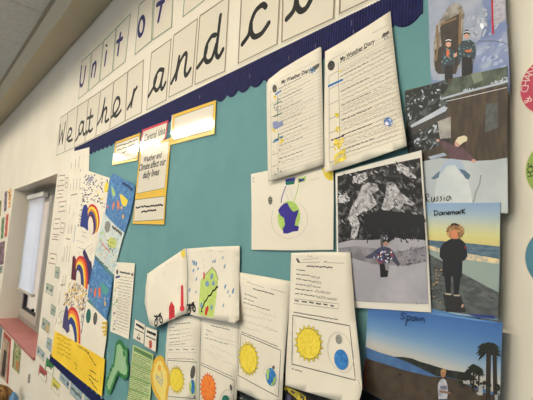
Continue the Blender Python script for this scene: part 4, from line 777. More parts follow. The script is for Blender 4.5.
s.stroke('pencil_rays', [[(76, 240), (84, 243)], [(77, 247), (86, 250)], [(84, 250), (92, 244)], [(88, 252), (93, 247)], [(90, 254), (94, 250)], [(78, 252), (80, 255)]], .003, M('pencil_soft', (190, 182, 168), .8))
s.words('pencil_words', [((82, 231.6), (86, 233.4)), ((82, 235.4), (87, 238))], .004, grayink, .5, 3)
s.poly('maroon_edge', [(72.6, 257), (74.2, 255.4), (76, 259), (76.6, 268), (76, 280), (73.4, 283), (71, 279)], maroon)
s.poly('purple_mountain', [(82.6, 252), (84.6, 249), (87, 254), (89.4, 260), (91.4, 262), (92.6, 274), (90.6, 286), (87.6, 284), (86, 268)], purple)
arcs(s, [(75.6, 261), (78, 257), (81.4, 255.8), (85, 259), (87, 266), (88, 278), (87.4, 289)], [(76, 277), (77, 271), (78.6, 270.6), (80.2, 274), (80.8, 280), (81, 285), (80.6, 290)], [red, M('crayon_orange', ()), yellow, dblue, purple])
s.poly('yellow_bar', [(84.6, 290.6), (87.4, 291.2), (86, 300.4), (83.6, 299.4)], yellow)
s = Sheet('child_painting', [(70.4, 279), (79, 282), (88, 291), (86.4, 305), (82.4, 330), (80.4, 346), (66, 339.4), (54.4, 331), (60, 306), (66, 290)], BO+.0034, paper, 'rainbow painting covered in yellow and grey streaks above the yellow sheet', 'painting', WG)
s.scatter('streaked_rain', [(70, 281), (79, 284), (87, 291), (82, 316), (74, 306), (66, 305), (62, 308), (66, 292)], 210, (.9, 2.4), (.3, .7), [M('paint_straw', (222, 184, 92), .7), M('paint_greyblue', (150, 148, 158), .7), M('paint_straw', ()), M('paint_tan', (176, 150, 110), .7), purple], 6, rot=(95, 130))
s.scatter('pencil_streaks', [(60, 306), (66, 302), (64, 322), (57, 325)], 18, (1, 3), (.2, .4), [grayink], 9, rot=(95, 112))
s.poly('purple_mountain', [(65.6, 306.6), (67, 305), (68.2, 311), (69, 319), (69.6, 331), (67, 333.6), (65, 330), (62.4, 327.4), (63.2, 318)], M('paint_violet', (82, 76, 122), .7, c2=(64, 56, 96), scale=90))
arcs(s, [(68.2, 311), (70.4, 307.4), (73.4, 307), (77, 311), (79.4, 320), (80.4, 332), (80.2, 344)], [(68.6, 327), (70, 324), (71.4, 325), (73, 329), (74, 334), (74.6, 339), (74.6, 342)], [red, M('crayon_orange', ()), yellow, dblue, dblue])
s.scatter('dark_streaks', [(80.4, 318), (84, 310), (83, 334), (81, 344)], 16, (1, 2.6), (.2, .5), [M('paint_greyblue', ()), darkink], 4, rot=(95, 115))
# maps
MG = 'painted world maps at the left of the board'
s = Sheet('painted_map', [(109.8, 178), (112, 174.6), (114.4, 173.4), (119.4, 176.6), (126, 180.6), (130, 181.8), (134.8, 186.4), (134, 196), (131, 212), (127, 226), (124.8, 233), (116, 226), (108, 217.6), (105, 213.6), (106.4, 203), (108, 190)], BO+.003, wash, 'blue painted world map with a torn dark top edge, uppermost map', 'map', MG)
s.scatter('brush_marks', [(110, 178), (114, 174), (134, 187), (130, 214), (124.6, 231), (105.6, 213)], 70, (1, 2.6), (.3, .6), [M('wash_light', (104, 150, 194), .8), M('wash_dark', (62, 106, 162), .8)], 3, rot=(95, 140))
s.poly('pale_sea', [(111.6, 180), (113.6, 186), (116, 196), (112.6, 200), (110.8, 190)], M('wash_light', ()))
s.poly('green_land', [(111.2, 186), (113.4, 188.6), (115.4, 194.6), (113, 197), (112, 192)], green)
s.poly('yellow_land', [(119.6, 194), (122, 194.6), (125, 197.4), (128, 200.4), (126.4, 205.6), (124, 206.6), (121.8, 204), (120.6, 199.4)], yellow)
s.poly('orange_land', [[(113, 203), (114.6, 202), (114.4, 206), (112.8, 210), (112, 208)], [(117.2, 200), (119, 201), (119.6, 206), (118.2, 211), (117, 207)], [(106.6, 206), (108.4, 205), (107.4, 210)]], M('paint_salmon', (224, 128, 84), .8))
s.poly('small_islands', [ell(123, 216.6, 1, 2.2), ell(121.6, 207.6, 1, 1.6)], M('paint_apricot', (228, 176, 80), .8)); s.stroke('torn_edge', [[(122.6, 183), (128, 186), (132.4, 190)]], .012, M('paint_dark_tear', (40, 64, 98), .8))
s = Sheet('painted_map', [(103.7, 211.4), (108, 217), (116, 225.4), (124.9, 231.2), (122, 241), (119, 252), (115.4, 265), (114.4, 275), (104, 265), (94.6, 254), (98, 240), (101.4, 224)], BO+.002, M('map_paper', (214, 218, 208), .8, c2=(196, 208, 206), scale=20), 'pale painted world map between the two blue ones, dark lettering along its top', 'map', MG)
s.scatter('pale_blue_wash', [(103.7, 213), (123, 231), (114.4, 272), (95.6, 254)], 44, (1, 3), (.4, 1), [M('wash_pale', (168, 196, 206), .8), M('map_grey', (190, 196, 188), .8)], 4, rot=(30, 150))
s.poly('grey_land', [(105.6, 222), (109, 221), (110.6, 225), (109.4, 231), (106.4, 233), (104.4, 228)], M('map_land_grey', (150, 150, 142), .8, c2=(120, 120, 116), scale=200))
s.poly('lime_land', [(108, 240), (111, 237), (115, 238.6), (116.8, 243), (114.4, 248.4), (110, 247.6), (107.4, 244)], M('map_lime', (200, 206, 116), .8))
s.scatter('land_dots', [(105, 238), (118, 236), (119, 248), (108, 252)], 20, (.4, 1), (.3, .7), [M('map_lime', ()), dgreen, darkink], 3); s.scatter('green_marks', [(101, 230), (104, 236), (102, 242), (100, 238)], 6, (.6, 1.6), (.4, .8), [green], 2)
s.words('lettering', [((112.4, 226), (121.4, 234.2))], .016, darkink, 1.0, 5, .15); s.words('lower_lettering', [((110, 246), (114, 256)), ((97, 258), (108, 268))], .006, darkink, .6, 6, .3)
s.scatter('coloured_dabs', [(100, 240), (116, 250), (113, 266), (98, 254)], 12, (.5, 1.2), (.4, .8), [M('paint_pink', (206, 130, 130), .8), yellow, M('paint_apricot', ())], 7); s.stroke('pink_line', [[(100.6, 241), (104, 246), (110, 252)]], .006, M('paint_pink', ()))
s = Sheet('painted_map', [(94.9, 258), (98, 261), (105, 270), (112.8, 277.4), (111.4, 290), (109.6, 305), (106.4, 320), (99, 312), (93, 303), (87.4, 297), (89, 284), (92, 270)], BO+.0032, wash, 'blue painted world map lowest of the three, orange and teal lands', 'map', MG)
s.scatter('brush_marks', [(95, 260), (112, 278), (109, 303), (106, 317), (88, 296)], 80, (1, 2.6), (.3, .6), [M('wash_light', ()), M('wash_pale2', (132, 176, 198), .8), M('wash_dark', ())], 13, rot=(60, 140))
s.poly('teal_land', [(101, 282), (104, 284), (108.6, 289), (107.4, 294), (104, 295), (101.6, 290)], M('paint_teal', (84, 156, 142), .8)); s.poly('orange_land', [[(98.4, 288), (100.4, 287), (101, 292), (100, 298.6), (98.4, 296)], [(95, 288.6), (96.4, 288), (96, 295), (94.4, 298), (94, 293)], [(90.8, 288), (91.8, 289), (90.8, 294)]], M('paint_vermilion', (226, 112, 56), .8))
s.poly('small_islands', [ell(105, 303.6, .8, 2.6), ell(104.6, 298.6, .6, 1.4)], M('paint_apricot', ()))
s = Sheet('child_drawing', [(86.6, 300.6), (92, 305.6), (99, 312.6), (107.4, 321.4), (106.4, 338), (103.4, 359), (92, 352), (80, 345.4), (83, 324)], BO+.0048, paper, 'white drawing with a green oval and a dark oval, yellow rays at its right edge', 'drawing')
s.poly('green_oval', ell(88.4, 316, 2.4, 7.4, 4), dgreen); s.poly('dark_oval', ell(95.2, 318.6, 2.0, 6.4, 4), M('pencil_dark', ())); s.stroke('oval_hatching', [[(94, 314), (96.2, 322)], [(94.6, 312.6), (96.6, 319)]], .002, grayink)
s.stroke('yellow_rays', [[(102.4, 323), (106.6, 323.4)], [(102, 327.6), (106.4, 327.6)], [(102.8, 332), (106.4, 330.6)], [(103.8, 335.6), (106, 333.4)], [(106.4, 322.4), (106, 335)]], .010, M('felt_gold', (222, 184, 42), .8))
s.stroke('dark_margin', [[(86, 302), (83.6, 318), (81.6, 332)]], .006, navyink)
s = Sheet('yellow_sheet', [(55, 330.8), (68, 337.6), (86, 348), (104.9, 359.4), (103.4, 378), (101.6, 396.4), (76, 376.4), (51.3, 356), (53, 343)], BO+.006, M('yellow_paper', (246, 208, 66), .8, c2=(240, 198, 54), scale=8), 'bright yellow sheet of handwritten notes over the bottom left corner of the board', 'sheet')
s.words('left_notes', [((57, 334+k*4.4), (71, 341+k*4.6)) for k in range(5)], .006, M('pencil_brown', (176, 142, 44), .8), 1.2, 3); s.words('dark_notes', [((78, 346), (90, 354)), ((86, 350), (96, 366)), ((90, 370), (96, 374)), ((89, 375), (98, 382)), ((89, 379), (94, 384)), ((92, 383), (97, 390))], .006, M('ink_olive', (86, 74, 36), .8), .8, 4); s.stroke('tick', [[(74.4, 362), (76.8, 367), (75.6, 369.6)]], .004, M('ink_olive', ()), k=3)
s.stroke('green_margin_note', [[(101, 372), (100.4, 380), (99.8, 386)]], .0025, M('pencil_brown', ()))
# small diary and keys
s = Sheet('diary_sheet', [(115.5, 262), (125, 262.6), (134.9, 263.2), (132, 300), (128.6, 339.4), (119, 335), (110.2, 331.4), (113, 294)], BO+.002, paper, 'narrow looking weather diary sheet beside the blue maps, half hidden by none', 'sheet', 'weather diary sheets', step=0)
s.o['label'] = 'weather diary sheet furthest left, above the green key'
DC = [(115.5, 262), (134.9, 263.2), (128.6, 339.4), (110.2, 331.4)]
s.words('heading_print', [((120, 272), (130.6, 274))], .009, darkink, .5, 3, .1); s.poly('emblem', ell(117.2, 272, 1, 2.6), M('emblem_grey', ())); s.poly('cloud_emblem', ell(132.2, 274.6, 1, 1.6), darkink)
s.stroke('blue_mark', [[(116, 277.4), (119.6, 276.4)]], .009, dblue); s.stroke('ruled_lines', [list(r) for r in rowset(DC, 18, .2, .94, .26, .96)], .0014, M('rule_grey', ())); s.words('writing', [(quadpt(DC, .26, .2+.041*k), quadpt(DC, .9, .2+.041*k)) for k in range(18)], .0026, grayink, .5, 6)
s.scatter('margin_doodles', [(115, 282), (119, 282), (115, 330), (112, 328)], 16, (.5, 1.6), (.4, 1.6), [M('crayon_pale_green', (176, 188, 150), .8), grayink, steel], 5); s.stroke('sun_outline', [ell(117.6, 285, 1.6, 3.2, 0, 14)], .003, M('paint_straw', ()))
def key(outl, face, inner, label, edge, rim):
    s = Sheet('paper_key', outl, BO+.003, rim, label, 'cut-out', 'cut-out paper keys', thick=.001)
    cx = sum(p[0] for p in outl)/len(outl); cy = sum(p[1] for p in outl)/len(outl)
    e = [lerp2(p, (cx, cy), .05) for p in outl]; s.poly('key_face', e, face); s.stroke('key_border', [e+[e[0]]], .017, edge); return s
K1 = [(119, 340.2), (121, 341.4), (124, 347), (125.4, 346.6), (127.6, 350), (127.6, 356), (126.8, 360), (128.4, 366), (128.6, 372), (127, 377), (124.4, 378), (120.6, 375.6), (118.4, 372.4), (115.4, 378), (112.4, 386), (109.6, 393), (107.4, 393), (105.6, 386), (107, 378.6), (108.4, 378.4), (108.4, 374.6), (109.8, 374), (109.6, 370), (111.4, 370), (111.6, 366), (113.4, 365.4), (114.4, 358), (115.4, 350), (116.4, 343)]
kg = M('key_pale_green', (150, 186, 142), .6); s = key(K1, kg, None, 'large green cut-out paper key on the teal backing', M('key_green', (44, 108, 58), .6, c2=(66, 132, 78), scale=60), M('key_rim_green', (158, 192, 164), .7))
s.poly('key_hole', ell(124.2, 353.6, 1.4, 3.4, -10), M('key_green', ())); s.words('key_lettering', [((118.4, 352), (119.4, 368)), ((121, 352), (122.6, 370)), ((123.6, 362), (123.4, 370))], .007, M('key_grey_print', (176, 182, 166), .7), .9, 4)
K2 = [(151.6, 380), (151.2, 373), (153, 367), (154, 362), (157, 358), (160.4, 356.6), (163, 358.6), (164.6, 364), (168, 370), (169, 384), (167, 394), (166, 410), (159.6, 410), (159.6, 400), (156.6, 396), (153, 388)]
s = key(K2, M('key_pale_yellow', (238, 214, 120), .6), None, 'yellow cut-out paper key tucked behind a worksheet', M('key_yellow', (226, 178, 62), .6), M('key_rim_yellow', (226, 196, 108), .7))
s.poly('key_hole', ell(159.4, 368, 1.6, 3.2), M('key_orange', (228, 164, 70), .6)); s.words('key_lettering', [((156.4, 374), (162.6, 383)), ((155.8, 377), (161.6, 386)), ((161, 372), (163, 381))], .008, M('key_grey_print', ()), 1.2, 5)
G = [(133, 344.6), (153.4, 354.3), (151.4, 384), (147.6, 432), (123, 425), (128.4, 392)]
s = Sheet('green_sheet', G, BO+.002, M('green_card', (186, 202, 144), .5), 'pale green printed sheet between the green and yellow paper keys', 'sheet')
GQ = [(133, 344.6), (153.4, 354.3), (149.4, 410), (125.6, 402)]
s.poly('title_bar', [(134, 346.6), (152.4, 355.6), (152, 360), (133.6, 350.6)], M('green_bar', (88, 138, 76), .5)); s.words('title_print', [((136, 349.6), (150.4, 357))], .006, M('print_olive', (96, 110, 74), .6), .4, 3, .1)
s.words('small_print', [(quadpt(GQ, .06, v), quadpt(GQ, .9-.2*(i % 3 == 2), v)) for i, v in enumerate([.14+.035*k for k in range(25)])], .003, M('print_olive', ()), .45, 5, .15)
s.poly('mid_bars', [[quadpt(GQ, .05, v), quadpt(GQ, .95, v), quadpt(GQ, .95, v+.03), quadpt(GQ, .05, v+.03)] for v in (.30, .52, .74)], M('green_bar_light', (128, 164, 96), .5), lift=.0004)
for q, lab, pc in (([(135.1, 319), (145, 324.8), (143.4, 344.4), (132.9, 338.3)], 'small white picture card, left of the two above the green sheet', 0), ([(145.6, 326.2), (157, 330.4), (155.6, 352.2), (144.2, 346)], 'small white picture card, right of the two, with a red picture', 1)):
    s = Sheet('picture_card', q, BO+.004, lam if 0 else paper, lab, 'card', 'small picture cards above the green sheet'); s.stroke('card_outline', [q+[q[0]]], .0025, grayink)
    s.words('bold_print', [(quadpt(q, .16, .2), quadpt(q, .9, .2)), (quadpt(q, .16, .25), quadpt(q, .9, .25))], .007, black, .3, 3+pc, .05); s.words('second_line', [(quadpt(q, .1, .46), quadpt(q, .92, .46))], .006, darkink, .4, 5+pc, .15)
    if pc: s.poly('red_picture', [quadpt(q, .38, .62), quadpt(q, .6, .56), quadpt(q, .66, .8), quadpt(q, .6, .96), quadpt(q, .42, .95)], M('crayon_rust', (184, 84, 66), .8))
    else: s.poly('dark_picture', [ell(*quadpt(q, .5, .66), .6, 1), ell(*quadpt(q, .42, .84), .9, 1.4), ell(*quadpt(q, .6, .84), .9, 1.6)], darkink)

# ------------------------------------------------------------------ white word lists and small cards between window and board
wl = [([(71, 154), (89.4, 147.6), (88.8, 171), (69.4, 175.6)], 'white word list at the top, beside the end of the navy border', [[(71.6, 163.4), (71.2, 168.4)], [(75.8, 160), (75.2, 167.6)], [(79.4, 156.6), (78.6, 167)], [(80.4, 170), (81, 170.4)]]),
      ([(69.2, 176.4), (86, 172.6), (82, 199.4), (66.6, 202)], 'white word list left of the splattered rainbow painting', [[(74, 179), (73.4, 189.6)], [(77.2, 179.4), (76.4, 189)], [(70.4, 184), (69.8, 190)], [(80, 178.4), (79.8, 188.4), (82, 188.8)], [(71, 195.4), (77, 193.8)]]),
      ([(67.4, 202.6), (81.6, 200.4), (76.6, 234), (64.2, 235)], 'white word list left of the blue painted mountain', [[(74, 213), (73.2, 216)], [(70, 205), (69.2, 214)], [(72, 225), (71, 234)], [(69, 226), (68.4, 235)], [(77, 204), (77, 204.6)]]),
      ([(64.2, 236.4), (75.6, 237), (69.4, 271), (59.8, 269)], 'white word list left of the ruled pencil rays', [[(65, 247), (63.4, 261)], [(67.6, 246), (66.2, 261)], [(70.2, 246), (68.6, 262)], [(66, 238.6), (70, 239.4)], [(62.6, 257), (61.8, 262)]]),
      ([(60.4, 271), (69.6, 273), (61.6, 328), (54, 328)], 'white word list just above the yellow sheet', [[(63.4, 276), (62, 287)], [(66, 275), (64.6, 285)], [(60.6, 285), (64.4, 284.8)], [(60, 292), (58.6, 304)], [(61.6, 312), (59.6, 322)], [(57, 318), (55.6, 325)]])]
for i, (q, lab, marks) in enumerate(wl):
    q = [lerp2(q[3], q[0], 1.09), lerp2(q[2], q[1], 1.09 if i else 1.02), lerp2(q[1], q[2], 1.06), lerp2(q[0], q[3], 1.06)]
    s = Sheet('word_list', q, BO+.0002*i, paper, lab, 'sheet', 'white word lists left of the board'); s.stroke('handwriting', marks, .007, M('list_ink', (150, 142, 128), .8)); s.words('faint_lines', [(quadpt(q, u, .2), quadpt(q, u, .9)) for u in (.3, .5, .7)], .003, M('faint_pencil', ()), .3, i, .3)
pk = [([(58.1, 175.4), (65.6, 174.6), (64.8, 185.6), (57.2, 186.6)], 'topmost, at the corner of the window recess'), ([(65.9, 177.4), (68.4, 177), (67.6, 188), (65.1, 188.4)], 'half covered, right of the topmost one'), ([(57, 190.6), (64.2, 189.6), (63.4, 197.2), (56, 198.6)], 'wide low one right below the topmost'), ([(58.4, 202), (66.6, 200.4), (65.7, 211.2), (57.8, 212.4)], 'tall one with a dark bar of print'),
      ([(54, 218.6), (60.8, 218.4), (60.2, 229.2), (53, 229.2)], 'left of a pair beside the window blind'), ([(60.9, 222.2), (65, 222.8), (63.7, 233.6), (60, 233)], 'right of a pair beside the window blind'), ([(52.3, 233.8), (59.5, 234.8), (58.5, 240.2), (51.4, 239.2)], 'low one just under the pair'), ([(49.4, 252.8), (57, 254), (55.8, 264.8), (48, 263.2)], 'lowest, with a double line of print')]
for i, (q, lab) in enumerate(pk):
    s = Sheet('word_card', q, .002, paper, 'small pink outlined word card, '+lab, 'card', 'pink outlined word cards by the window'); e = subq(q, .06, .05, .94, .95); s.stroke('card_outline', [e+[e[0]]], .007, pinkline)
    s.words('word', [(quadpt(q, .25, .5), quadpt(q, .75, .5))], .012 if i in (3, 7) else .009, M('list_ink', ()) if i not in (3, 7) else grayink, .5, i, .2)
M('card_blot', (96, 108, 104), .7)
tg = M('card_grey_green', (178, 182, 160), .6, c2=(150, 162, 148), scale=30); tb = M('card_grey_blue', (172, 184, 186), .6, c2=(150, 168, 174), scale=30)
tc_ = [([(55.3, 266), (60.4, 267.6), (58.2, 279), (54.4, 277.2)], tg, 'grey green picture card under the lowest pink outlined one', 'land'), ([(46.6, 282.8), (53.8, 286.2), (52.4, 296.2), (45.6, 292)], tg, 'grey green picture card with two dark blots beside the lower blind', 'blots'), ([(51.3, 303.4), (56, 307.2), (54.7, 316.7), (50.3, 313.6)], tg, 'grey green picture card right of the window sash bottom', 'plain'), ([(42.8, 317), (50, 323), (48.3, 333.7), (41, 327.6)], tg, 'grey green picture card with an orange side just above the sill end', 'orange'),
       ([(47.3, 336.8), (52, 340), (50.7, 352.6), (45.8, 346.6)], tb, 'grey blue picture card touching the yellow sheet', 'plain'), ([(37.5, 345.2), (45, 353.4), (43.8, 361.8), (36.7, 354.2)], tb, 'grey blue picture card at the right end of the pink sill', 'blots'),
       ([(46.5, 357), (54, 364), (52.8, 375.8), (45, 369)], M('card_green', (52, 130, 72), .6), 'small card with a green half, under the yellow sheet corner', 'white'), ([(39.7, 364), (47.2, 372), (45.7, 382.8), (38.2, 374.6)], M('card_red', (184, 82, 74), .6), 'small card with a red half, below the sill end', 'white'), ([(52.5, 376), (60.4, 385), (59, 396.8), (51, 388)], M('card_yellow', (226, 210, 88), .6), 'small card with a yellow half, lowest of the coloured ones', 'white'),
       ([(60.6, 370), (69.8, 377.6), (68.6, 390), (59.2, 379)], tb, 'grey blue card below the navy border with a dark clip on it', 'clip'), ([(71.2, 380.8), (83.2, 390), (81, 405), (69.6, 392.6)], tb, 'grey blue card with a wavy line, cut by the bottom of the picture', 'wave'), ([(85, 391), (98, 401), (97, 414), (83.4, 404)], tb, 'grey blue card furthest right along the bottom border', 'plain')]
for i, (q, m_, lab, k) in enumerate(tc_):
    s = Sheet('picture_card', q, .002, m_, lab, 'card', 'small picture cards left of the board'); e = subq(q, .03, .03, .97, .97); s.stroke('card_outline', [e+[e[0]]], .004, M('card_edge', (132, 140, 132), .7))
    if k == 'white': s.poly('white_half', [quadpt(q, .12, .72), quadpt(q, .75, .5), quadpt(q, .97, .3), quadpt(q, .97, .97), quadpt(q, .12, .97)], paper); s.words('print', [(quadpt(q, .2, .42), quadpt(q, .8, .42)), (quadpt(q, .2, .58), quadpt(q, .8, .58))], .008, darkink, .4, i, .2)
    elif k == 'blots': s.poly('dark_blots', [ell(*quadpt(q, .2, .5), .9, 1.6), ell(*quadpt(q, .75, .5), .9, 1.4)], M('card_blot', (96, 108, 104), .7)); s.poly('pale_foot', subq(q, .15, .7, .9, .95), M('card_pale', (206, 204, 186), .7))
    elif k == 'orange': s.poly('orange_side', subq(q, .62, .3, .95, .92), M('card_tan', (208, 172, 118), .7)); s.poly('dark_blots', [ell(*quadpt(q, .25, .5), 1, 1.8)], M('card_blot', ()))
    elif k == 'clip': s.poly('dark_clip', ell(*quadpt(q, .86, .62), .9, 2), navyink); s.words('print', [(quadpt(q, .15, .62), quadpt(q, .6, .6))], .01, M('card_blot', ()), .5, i)
    elif k == 'wave': s.stroke('wavy_line', [[quadpt(q, .08, .55), quadpt(q, .3, .5), quadpt(q, .5, .6), quadpt(q, .72, .52), quadpt(q, .92, .6)]], .014, M('card_blot', ()), k=3)
    else: s.poly('faint_picture', subq(q, .2, .3, .8, .7), M('card_pale_grey', (160, 168, 154), .7)); s.words('print', [(quadpt(q, .2, .5), quadpt(q, .8, .52))], .008, M('card_blot', ()), .5, i)

# ------------------------------------------------------------------ papers beyond and below the window
for q, c, lab in (([(-1, 201), (1.6, 200), (.6, 216), (-3, 217)], (150, 140, 92), 'olive strip of a painting at the picture edge'), ([(4.8, 192), (7.2, 190.6), (6.4, 210), (3.8, 212)], (116, 104, 122), 'purple strip of a painting left of the window'), ([(8.8, 189.6), (11.2, 188.4), (10.2, 207), (8, 208.4)], (206, 158, 104), 'orange strip of a painting nearest the window recess'),
             ([(1.8, 218), (4.4, 217), (3, 238), (.6, 239)], (104, 130, 98), 'green strip of a painting left of the window'), ([(6, 215), (8.4, 213.6), (6.8, 236), (4.4, 237.6)], (190, 96, 80), 'red strip of a painting left of the window'), ([(-2, 243), (4.8, 241), (3.2, 264), (-3, 266)], (108, 84, 92), 'dark purple painting left of the window'), ([(-2, 267), (2.8, 265.6), (1.8, 273), (-3, 274)], (130, 136, 130), 'grey painting lowest left of the window')):
    s = Sheet('hanging_painting', q, .003, M('strip_'+lab.split()[0], c, .8, c2=tuple(min(255, v+36) for v in c), scale=14), lab, 'painting', 'narrow looking paintings left of the window', thick=.002); s.scatter('paint_dabs', subq(q, .1, .1, .9, .9), 8, (.4, .9), (.6, 1.6), [M('strip_'+lab.split()[0]+'_dark', tuple(int(v*.75) for v in c), .8)], 3)
q = [(4, 331.6), (10.6, 338.8), (7.6, 384), (-2, 374)]
s = Sheet('framed_poster', q, .004, M('poster_red', (176, 78, 66), .6), 'red edged poster below the pink sill, cut by the picture edge', 'poster', None, thick=.004); s.poly('poster_face', subq(q, .0, .1, .86, 1), M('poster_face', (196, 174, 148), .7, c2=(150, 132, 112), scale=10)); s.poly('dark_figure', subq(q, .3, .35, .66, .94), M('poster_dark', (58, 48, 44), .7, c2=(84, 72, 64), scale=20))
q = [(-3, 322), (2.6, 328), (.6, 350), (-5, 345)]
s = Sheet('framed_poster', q, .003, M('poster_blue', (132, 146, 142), .6), 'blue grey poster at the very left under the sill', 'poster'); s.poly('poster_band', subq(q, .1, .1, .9, .5), M('poster_blue_dark', (104, 122, 124), .7))
q = [(14, 341.2), (20.6, 346.4), (18.6, 373.6), (12, 367.4)]
s = Sheet('framed_poster', q, .004, M('poster_green', (138, 146, 92), .6, c2=(168, 164, 118), scale=9), 'green poster hanging below the right half of the sill', 'poster'); s.scatter('green_patches', subq(q, .1, .05, .9, .6), 12, (.6, 1.6), (1, 3), [M('poster_leaf', (104, 130, 66), .7), M('poster_pale', (188, 182, 150), .7)], 4); s.poly('orange_corner', subq(q, .55, .6, .92, .9), M('poster_orange', (190, 124, 72), .7)); s.poly('dark_side', subq(q, .02, .3, .2, .95), M('poster_shade', (92, 96, 66), .7))
s = Sheet('wall_hook', [(28.4, 374), (29.4, 374.4), (28.8, 383), (27.6, 382)], .006, grayink, 'thin grey hook on the bare wall below the window sill', 'hook', None, thick=.005); s.stroke('hook_tip', [[(28, 381), (27.4, 383.6)]], .004, darkink)

# ------------------------------------------------------------------ round badges at the right edge
def badge(cpx, cpy, r, colm, label, txt=None, ang0=0, step_=10, ink=None, size=.016, rr=.76):
    c = W(cpx, cpy, .002); bm = bmesh.new(); n = 64; A = []; B = []
    for i in range(n):
        a = 6.28318*i/n; A.append(bm.verts.new((r*math.cos(a), -.0008, r*math.sin(a)))); B.append(bm.verts.new((r*math.cos(a), .0008, r*math.sin(a))))
    bm.faces.new(A); bm.faces.new(B[::-1])
    for i in range(n): bm.faces.new((A[i], A[(i+1) % n], B[(i+1) % n], B[i]))
    bmesh.ops.recalc_face_normals(bm, faces=bm.faces); me = bpy.data.meshes.new('wall_badge'); bm.to_mesh(me); bm.free()
    o = link('wall_badge', me, M('badge_rim', (226, 214, 188), .4), None, c); tag(o, label, 'badge', 'round badges on the wall')
    bm = bmesh.new(); bm.faces.new([bm.verts.new((r*.955*math.cos(6.28318*i/n), -.0011, r*.955*math.sin(6.28318*i/n))) for i in range(n)])
    me = bpy.data.meshes.new('badge_face'); bm.to_mesh(me); bm.free(); link('badge_face', me, colm, o)
    if txt:
        bm = bmesh.new()
        for i, ch in enumerate(txt):
            if ch == ' ': continue
            a = math.radians(ang0-step_*i); V, P = glyphs(ch); mx_ = (max(v[0] for v in V)+min(v[0] for v in V))/2
            up_ = Vector((math.cos(a), 0, math.sin(a))); rt = Vector((math.sin(a), 0, -math.cos(a)))
            vs = [bm.verts.new(up_*(r*rr+y*size)+rt*((x-mx_)*size)+Vector((0, -.0015, 0))) for x, y in V]
            for p in P: bm.faces.new([vs[k] for k in p])
        me = bpy.data.meshes.new('badge_lettering'); bm.to_mesh(me); bm.free(); link('badge_lettering', me, ink, o)
badge(556, 83, .051, M('badge_red', (188, 52, 82), .35), 'round red badge lettered & CHANGE in pale capitals', '& CHANGE', 205, 13, M('badge_ink_pale', (226, 196, 190), .5), .0165, .72)
badge(562.8, 168, .051, M('badge_green', (150, 172, 78), .35), 'round green badge with dark capitals, in the middle', 'HOE', 187, 9.5, M('badge_ink_dark', (44, 58, 30), .5), .013, .74)
badge(563, 259, .051, M('badge_blue', (70, 120, 138), .35), 'round teal blue badge, lowest of the three')

# ------------------------------------------------------------------ the child at the bottom left, sitting on the floor by the wall
def skin_fig(name, joints, edges, radii, mat, parent, root=0, sub=2):
    me = bpy.data.meshes.new(name); me.from_pydata(joints, edges, []); o = link(name, me, mat, parent)
    sk = o.modifiers.new('skin', 'SKIN'); sk.use_smooth_shade = True
    for i, r in enumerate(radii): me.skin_vertices[0].data[i].radius = (r, r)
    me.skin_vertices[0].data[root].use_root = True
    sb = o.modifiers.new('subdivision', 'SUBSURF'); sb.levels = sub; sb.render_levels = sub
    bpy.context.view_layer.update(); dg = bpy.context.evaluated_depsgraph_get(); nm = bpy.data.meshes.new_from_object(o.evaluated_get(dg))
    nm.name = name; o.modifiers.clear(); o.data = nm; bpy.data.meshes.remove(me); nm.materials.clear(); nm.materials.append(mat); return o
def head_pt():
    d = fwd+RT*((-7.5-266.5)/F)-UP*((401.0-200)/F); t = (CAMD-.17)/d.y; return CAM+d*t
HP = head_pt()
kid_e = empty('person', (HP.x, HP.y, 0), 'child with light brown hair and blue top, crown showing in the bottom left corner', 'person')
hz = HP.z
J = [(0, 0, .10), (0, 0, .22), (0, 0, hz-.24), (0, 0, hz-.17), (0, -.005, hz-.10), (0, -.01, hz-.01),
     (.13, 0, hz-.24), (.17, -.06, hz-.42), (.12, -.22, hz-.50), (-.13, 0, hz-.24), (-.17, -.06, hz-.42), (-.12, -.22, hz-.50),
     (.09, -.04, .10), (.24, -.28, .12), (.02, -.36, .06), (-.09, -.04, .10), (-.24, -.28, .12), (-.02, -.30, .06), (.08, -.26, hz-.52), (-.08, -.26, hz-.52)]
Ed = [(0, 1), (1, 2), (2, 3), (3, 4), (4, 5), (2, 6), (6, 7), (7, 8), (8, 18), (2, 9), (9, 10), (10, 11), (11, 19), (0, 12), (12, 13), (13, 14), (0, 15), (15, 16), (16, 17)]
Rr = [.10, .10, .075, .04, .068, .082, .05, .036, .026, .05, .036, .026, .07, .055, .04, .07, .055, .04, .028, .028]
skinm = M('skin', (214, 166, 140), .6)
skin_fig('body', J, Ed, Rr, skinm, kid_e)
skin_fig('blue_top', [J[1], (0, 0, hz-.26), J[6], J[7], J[9], J[10], (0, 0, .13)], [(0, 1), (1, 2), (2, 3), (1, 4), (4, 5), (0, 6)], [.118, .098, .068, .05, .068, .05, .122], M('blue_cotton', (96, 132, 172), .85), kid_e)
skin_fig('trousers', [J[0], J[12], J[13], J[14], J[15], J[16], J[17]], [(0, 1), (1, 2), (2, 3), (0, 4), (4, 5), (5, 6)], [.118, .085, .068, .05, .085, .068, .05], M('dark_trousers', (52, 54, 66), .85), kid_e)
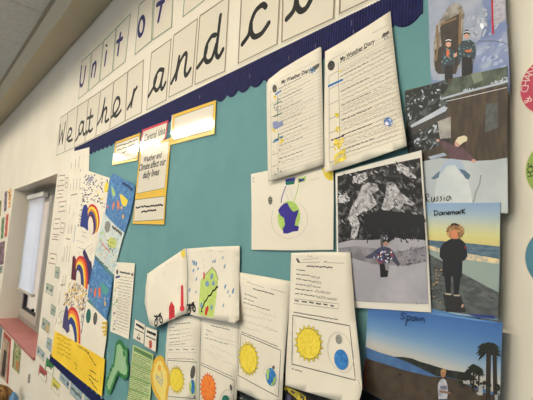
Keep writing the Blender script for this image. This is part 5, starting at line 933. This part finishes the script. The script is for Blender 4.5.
def hair():
    bm = bmesh.new(); r = random.Random(4); hairs = M('hair_light_brown', (182, 140, 84), .5, c2=(104, 72, 44), scale=40, stretch=(1, 1, .15), c3=(146, 106, 62))
    bmesh.ops.create_uvsphere(bm, u_segments=28, v_segments=18, radius=.1)
    for v in bm.verts:
        a = math.atan2(v.co.y, v.co.x); v.co.x *= .93; v.co.y *= 1.04
        if v.co.z < 0: v.co.z *= 1.15
        k = 1+.035*math.sin(a*9+v.co.z*60); v.co.x *= k; v.co.y *= k
        if v.co.y < -.045 and v.co.z < .03: v.co.y = -.06+(v.co.y+.06)*.3         # open at the face
        v.co += Vector((0, .012, hz-.01))
    for i in range(240):                                                            # locks lying from the crown down
        a = r.uniform(0, 6.283); el = r.uniform(.25, 1.45); pts = []
        if math.sin(a) < -.5 and el < .7: continue
        for t in range(5):
            e_ = el-t*.16; R_ = .1035+.003*math.sin(t); pts.append(Vector((R_*.93*math.cos(e_)*math.cos(a+.05*t), R_*1.04*math.cos(e_)*math.sin(a+.05*t)+.012, hz-.01+R_*math.sin(e_))))
        w_ = .004; prev = None
        for t, p in enumerate(pts):
            sd = Vector((-math.sin(a), math.cos(a), 0))*w_*(1-.15*t); out_ = Vector((math.cos(a), math.sin(a), .3)).normalized()*.004
            cur = [bm.verts.new(p-sd), bm.verts.new(p+out_), bm.verts.new(p+sd)]
            if prev: bm.faces.new((prev[0], prev[1], cur[1], cur[0])); bm.faces.new((prev[1], prev[2], cur[2], cur[1]))
            prev = cur
    for f in bm.faces: f.smooth = True
    me = bpy.data.meshes.new('hair'); bm.to_mesh(me); bm.free(); link('hair', me, hairs, kid_e)
hair()
bm = bmesh.new(); bmesh.ops.create_uvsphere(bm, u_segments=20, v_segments=12, radius=1)
for v in bm.verts: v.co = Vector((v.co.x*.10+.035, .105+v.co.y*.045-.02*v.co.x**2, hz-.05+v.co.z*.10))
for f in bm.faces: f.smooth = True
me = bpy.data.meshes.new('hood'); bm.to_mesh(me); bm.free(); link('hood', me, M('blue_cotton', ()), kid_e)
for sx in (-.03, .03):
    bm = bmesh.new(); bmesh.ops.create_uvsphere(bm, u_segments=12, v_segments=8, radius=.011); bmesh.ops.translate(bm, verts=bm.verts, vec=(sx, -.083, hz-.03)); me = bpy.data.meshes.new('eye'); bm.to_mesh(me); bm.free(); link('eye', me, M('eye_dark', (40, 34, 32), .2), kid_e)
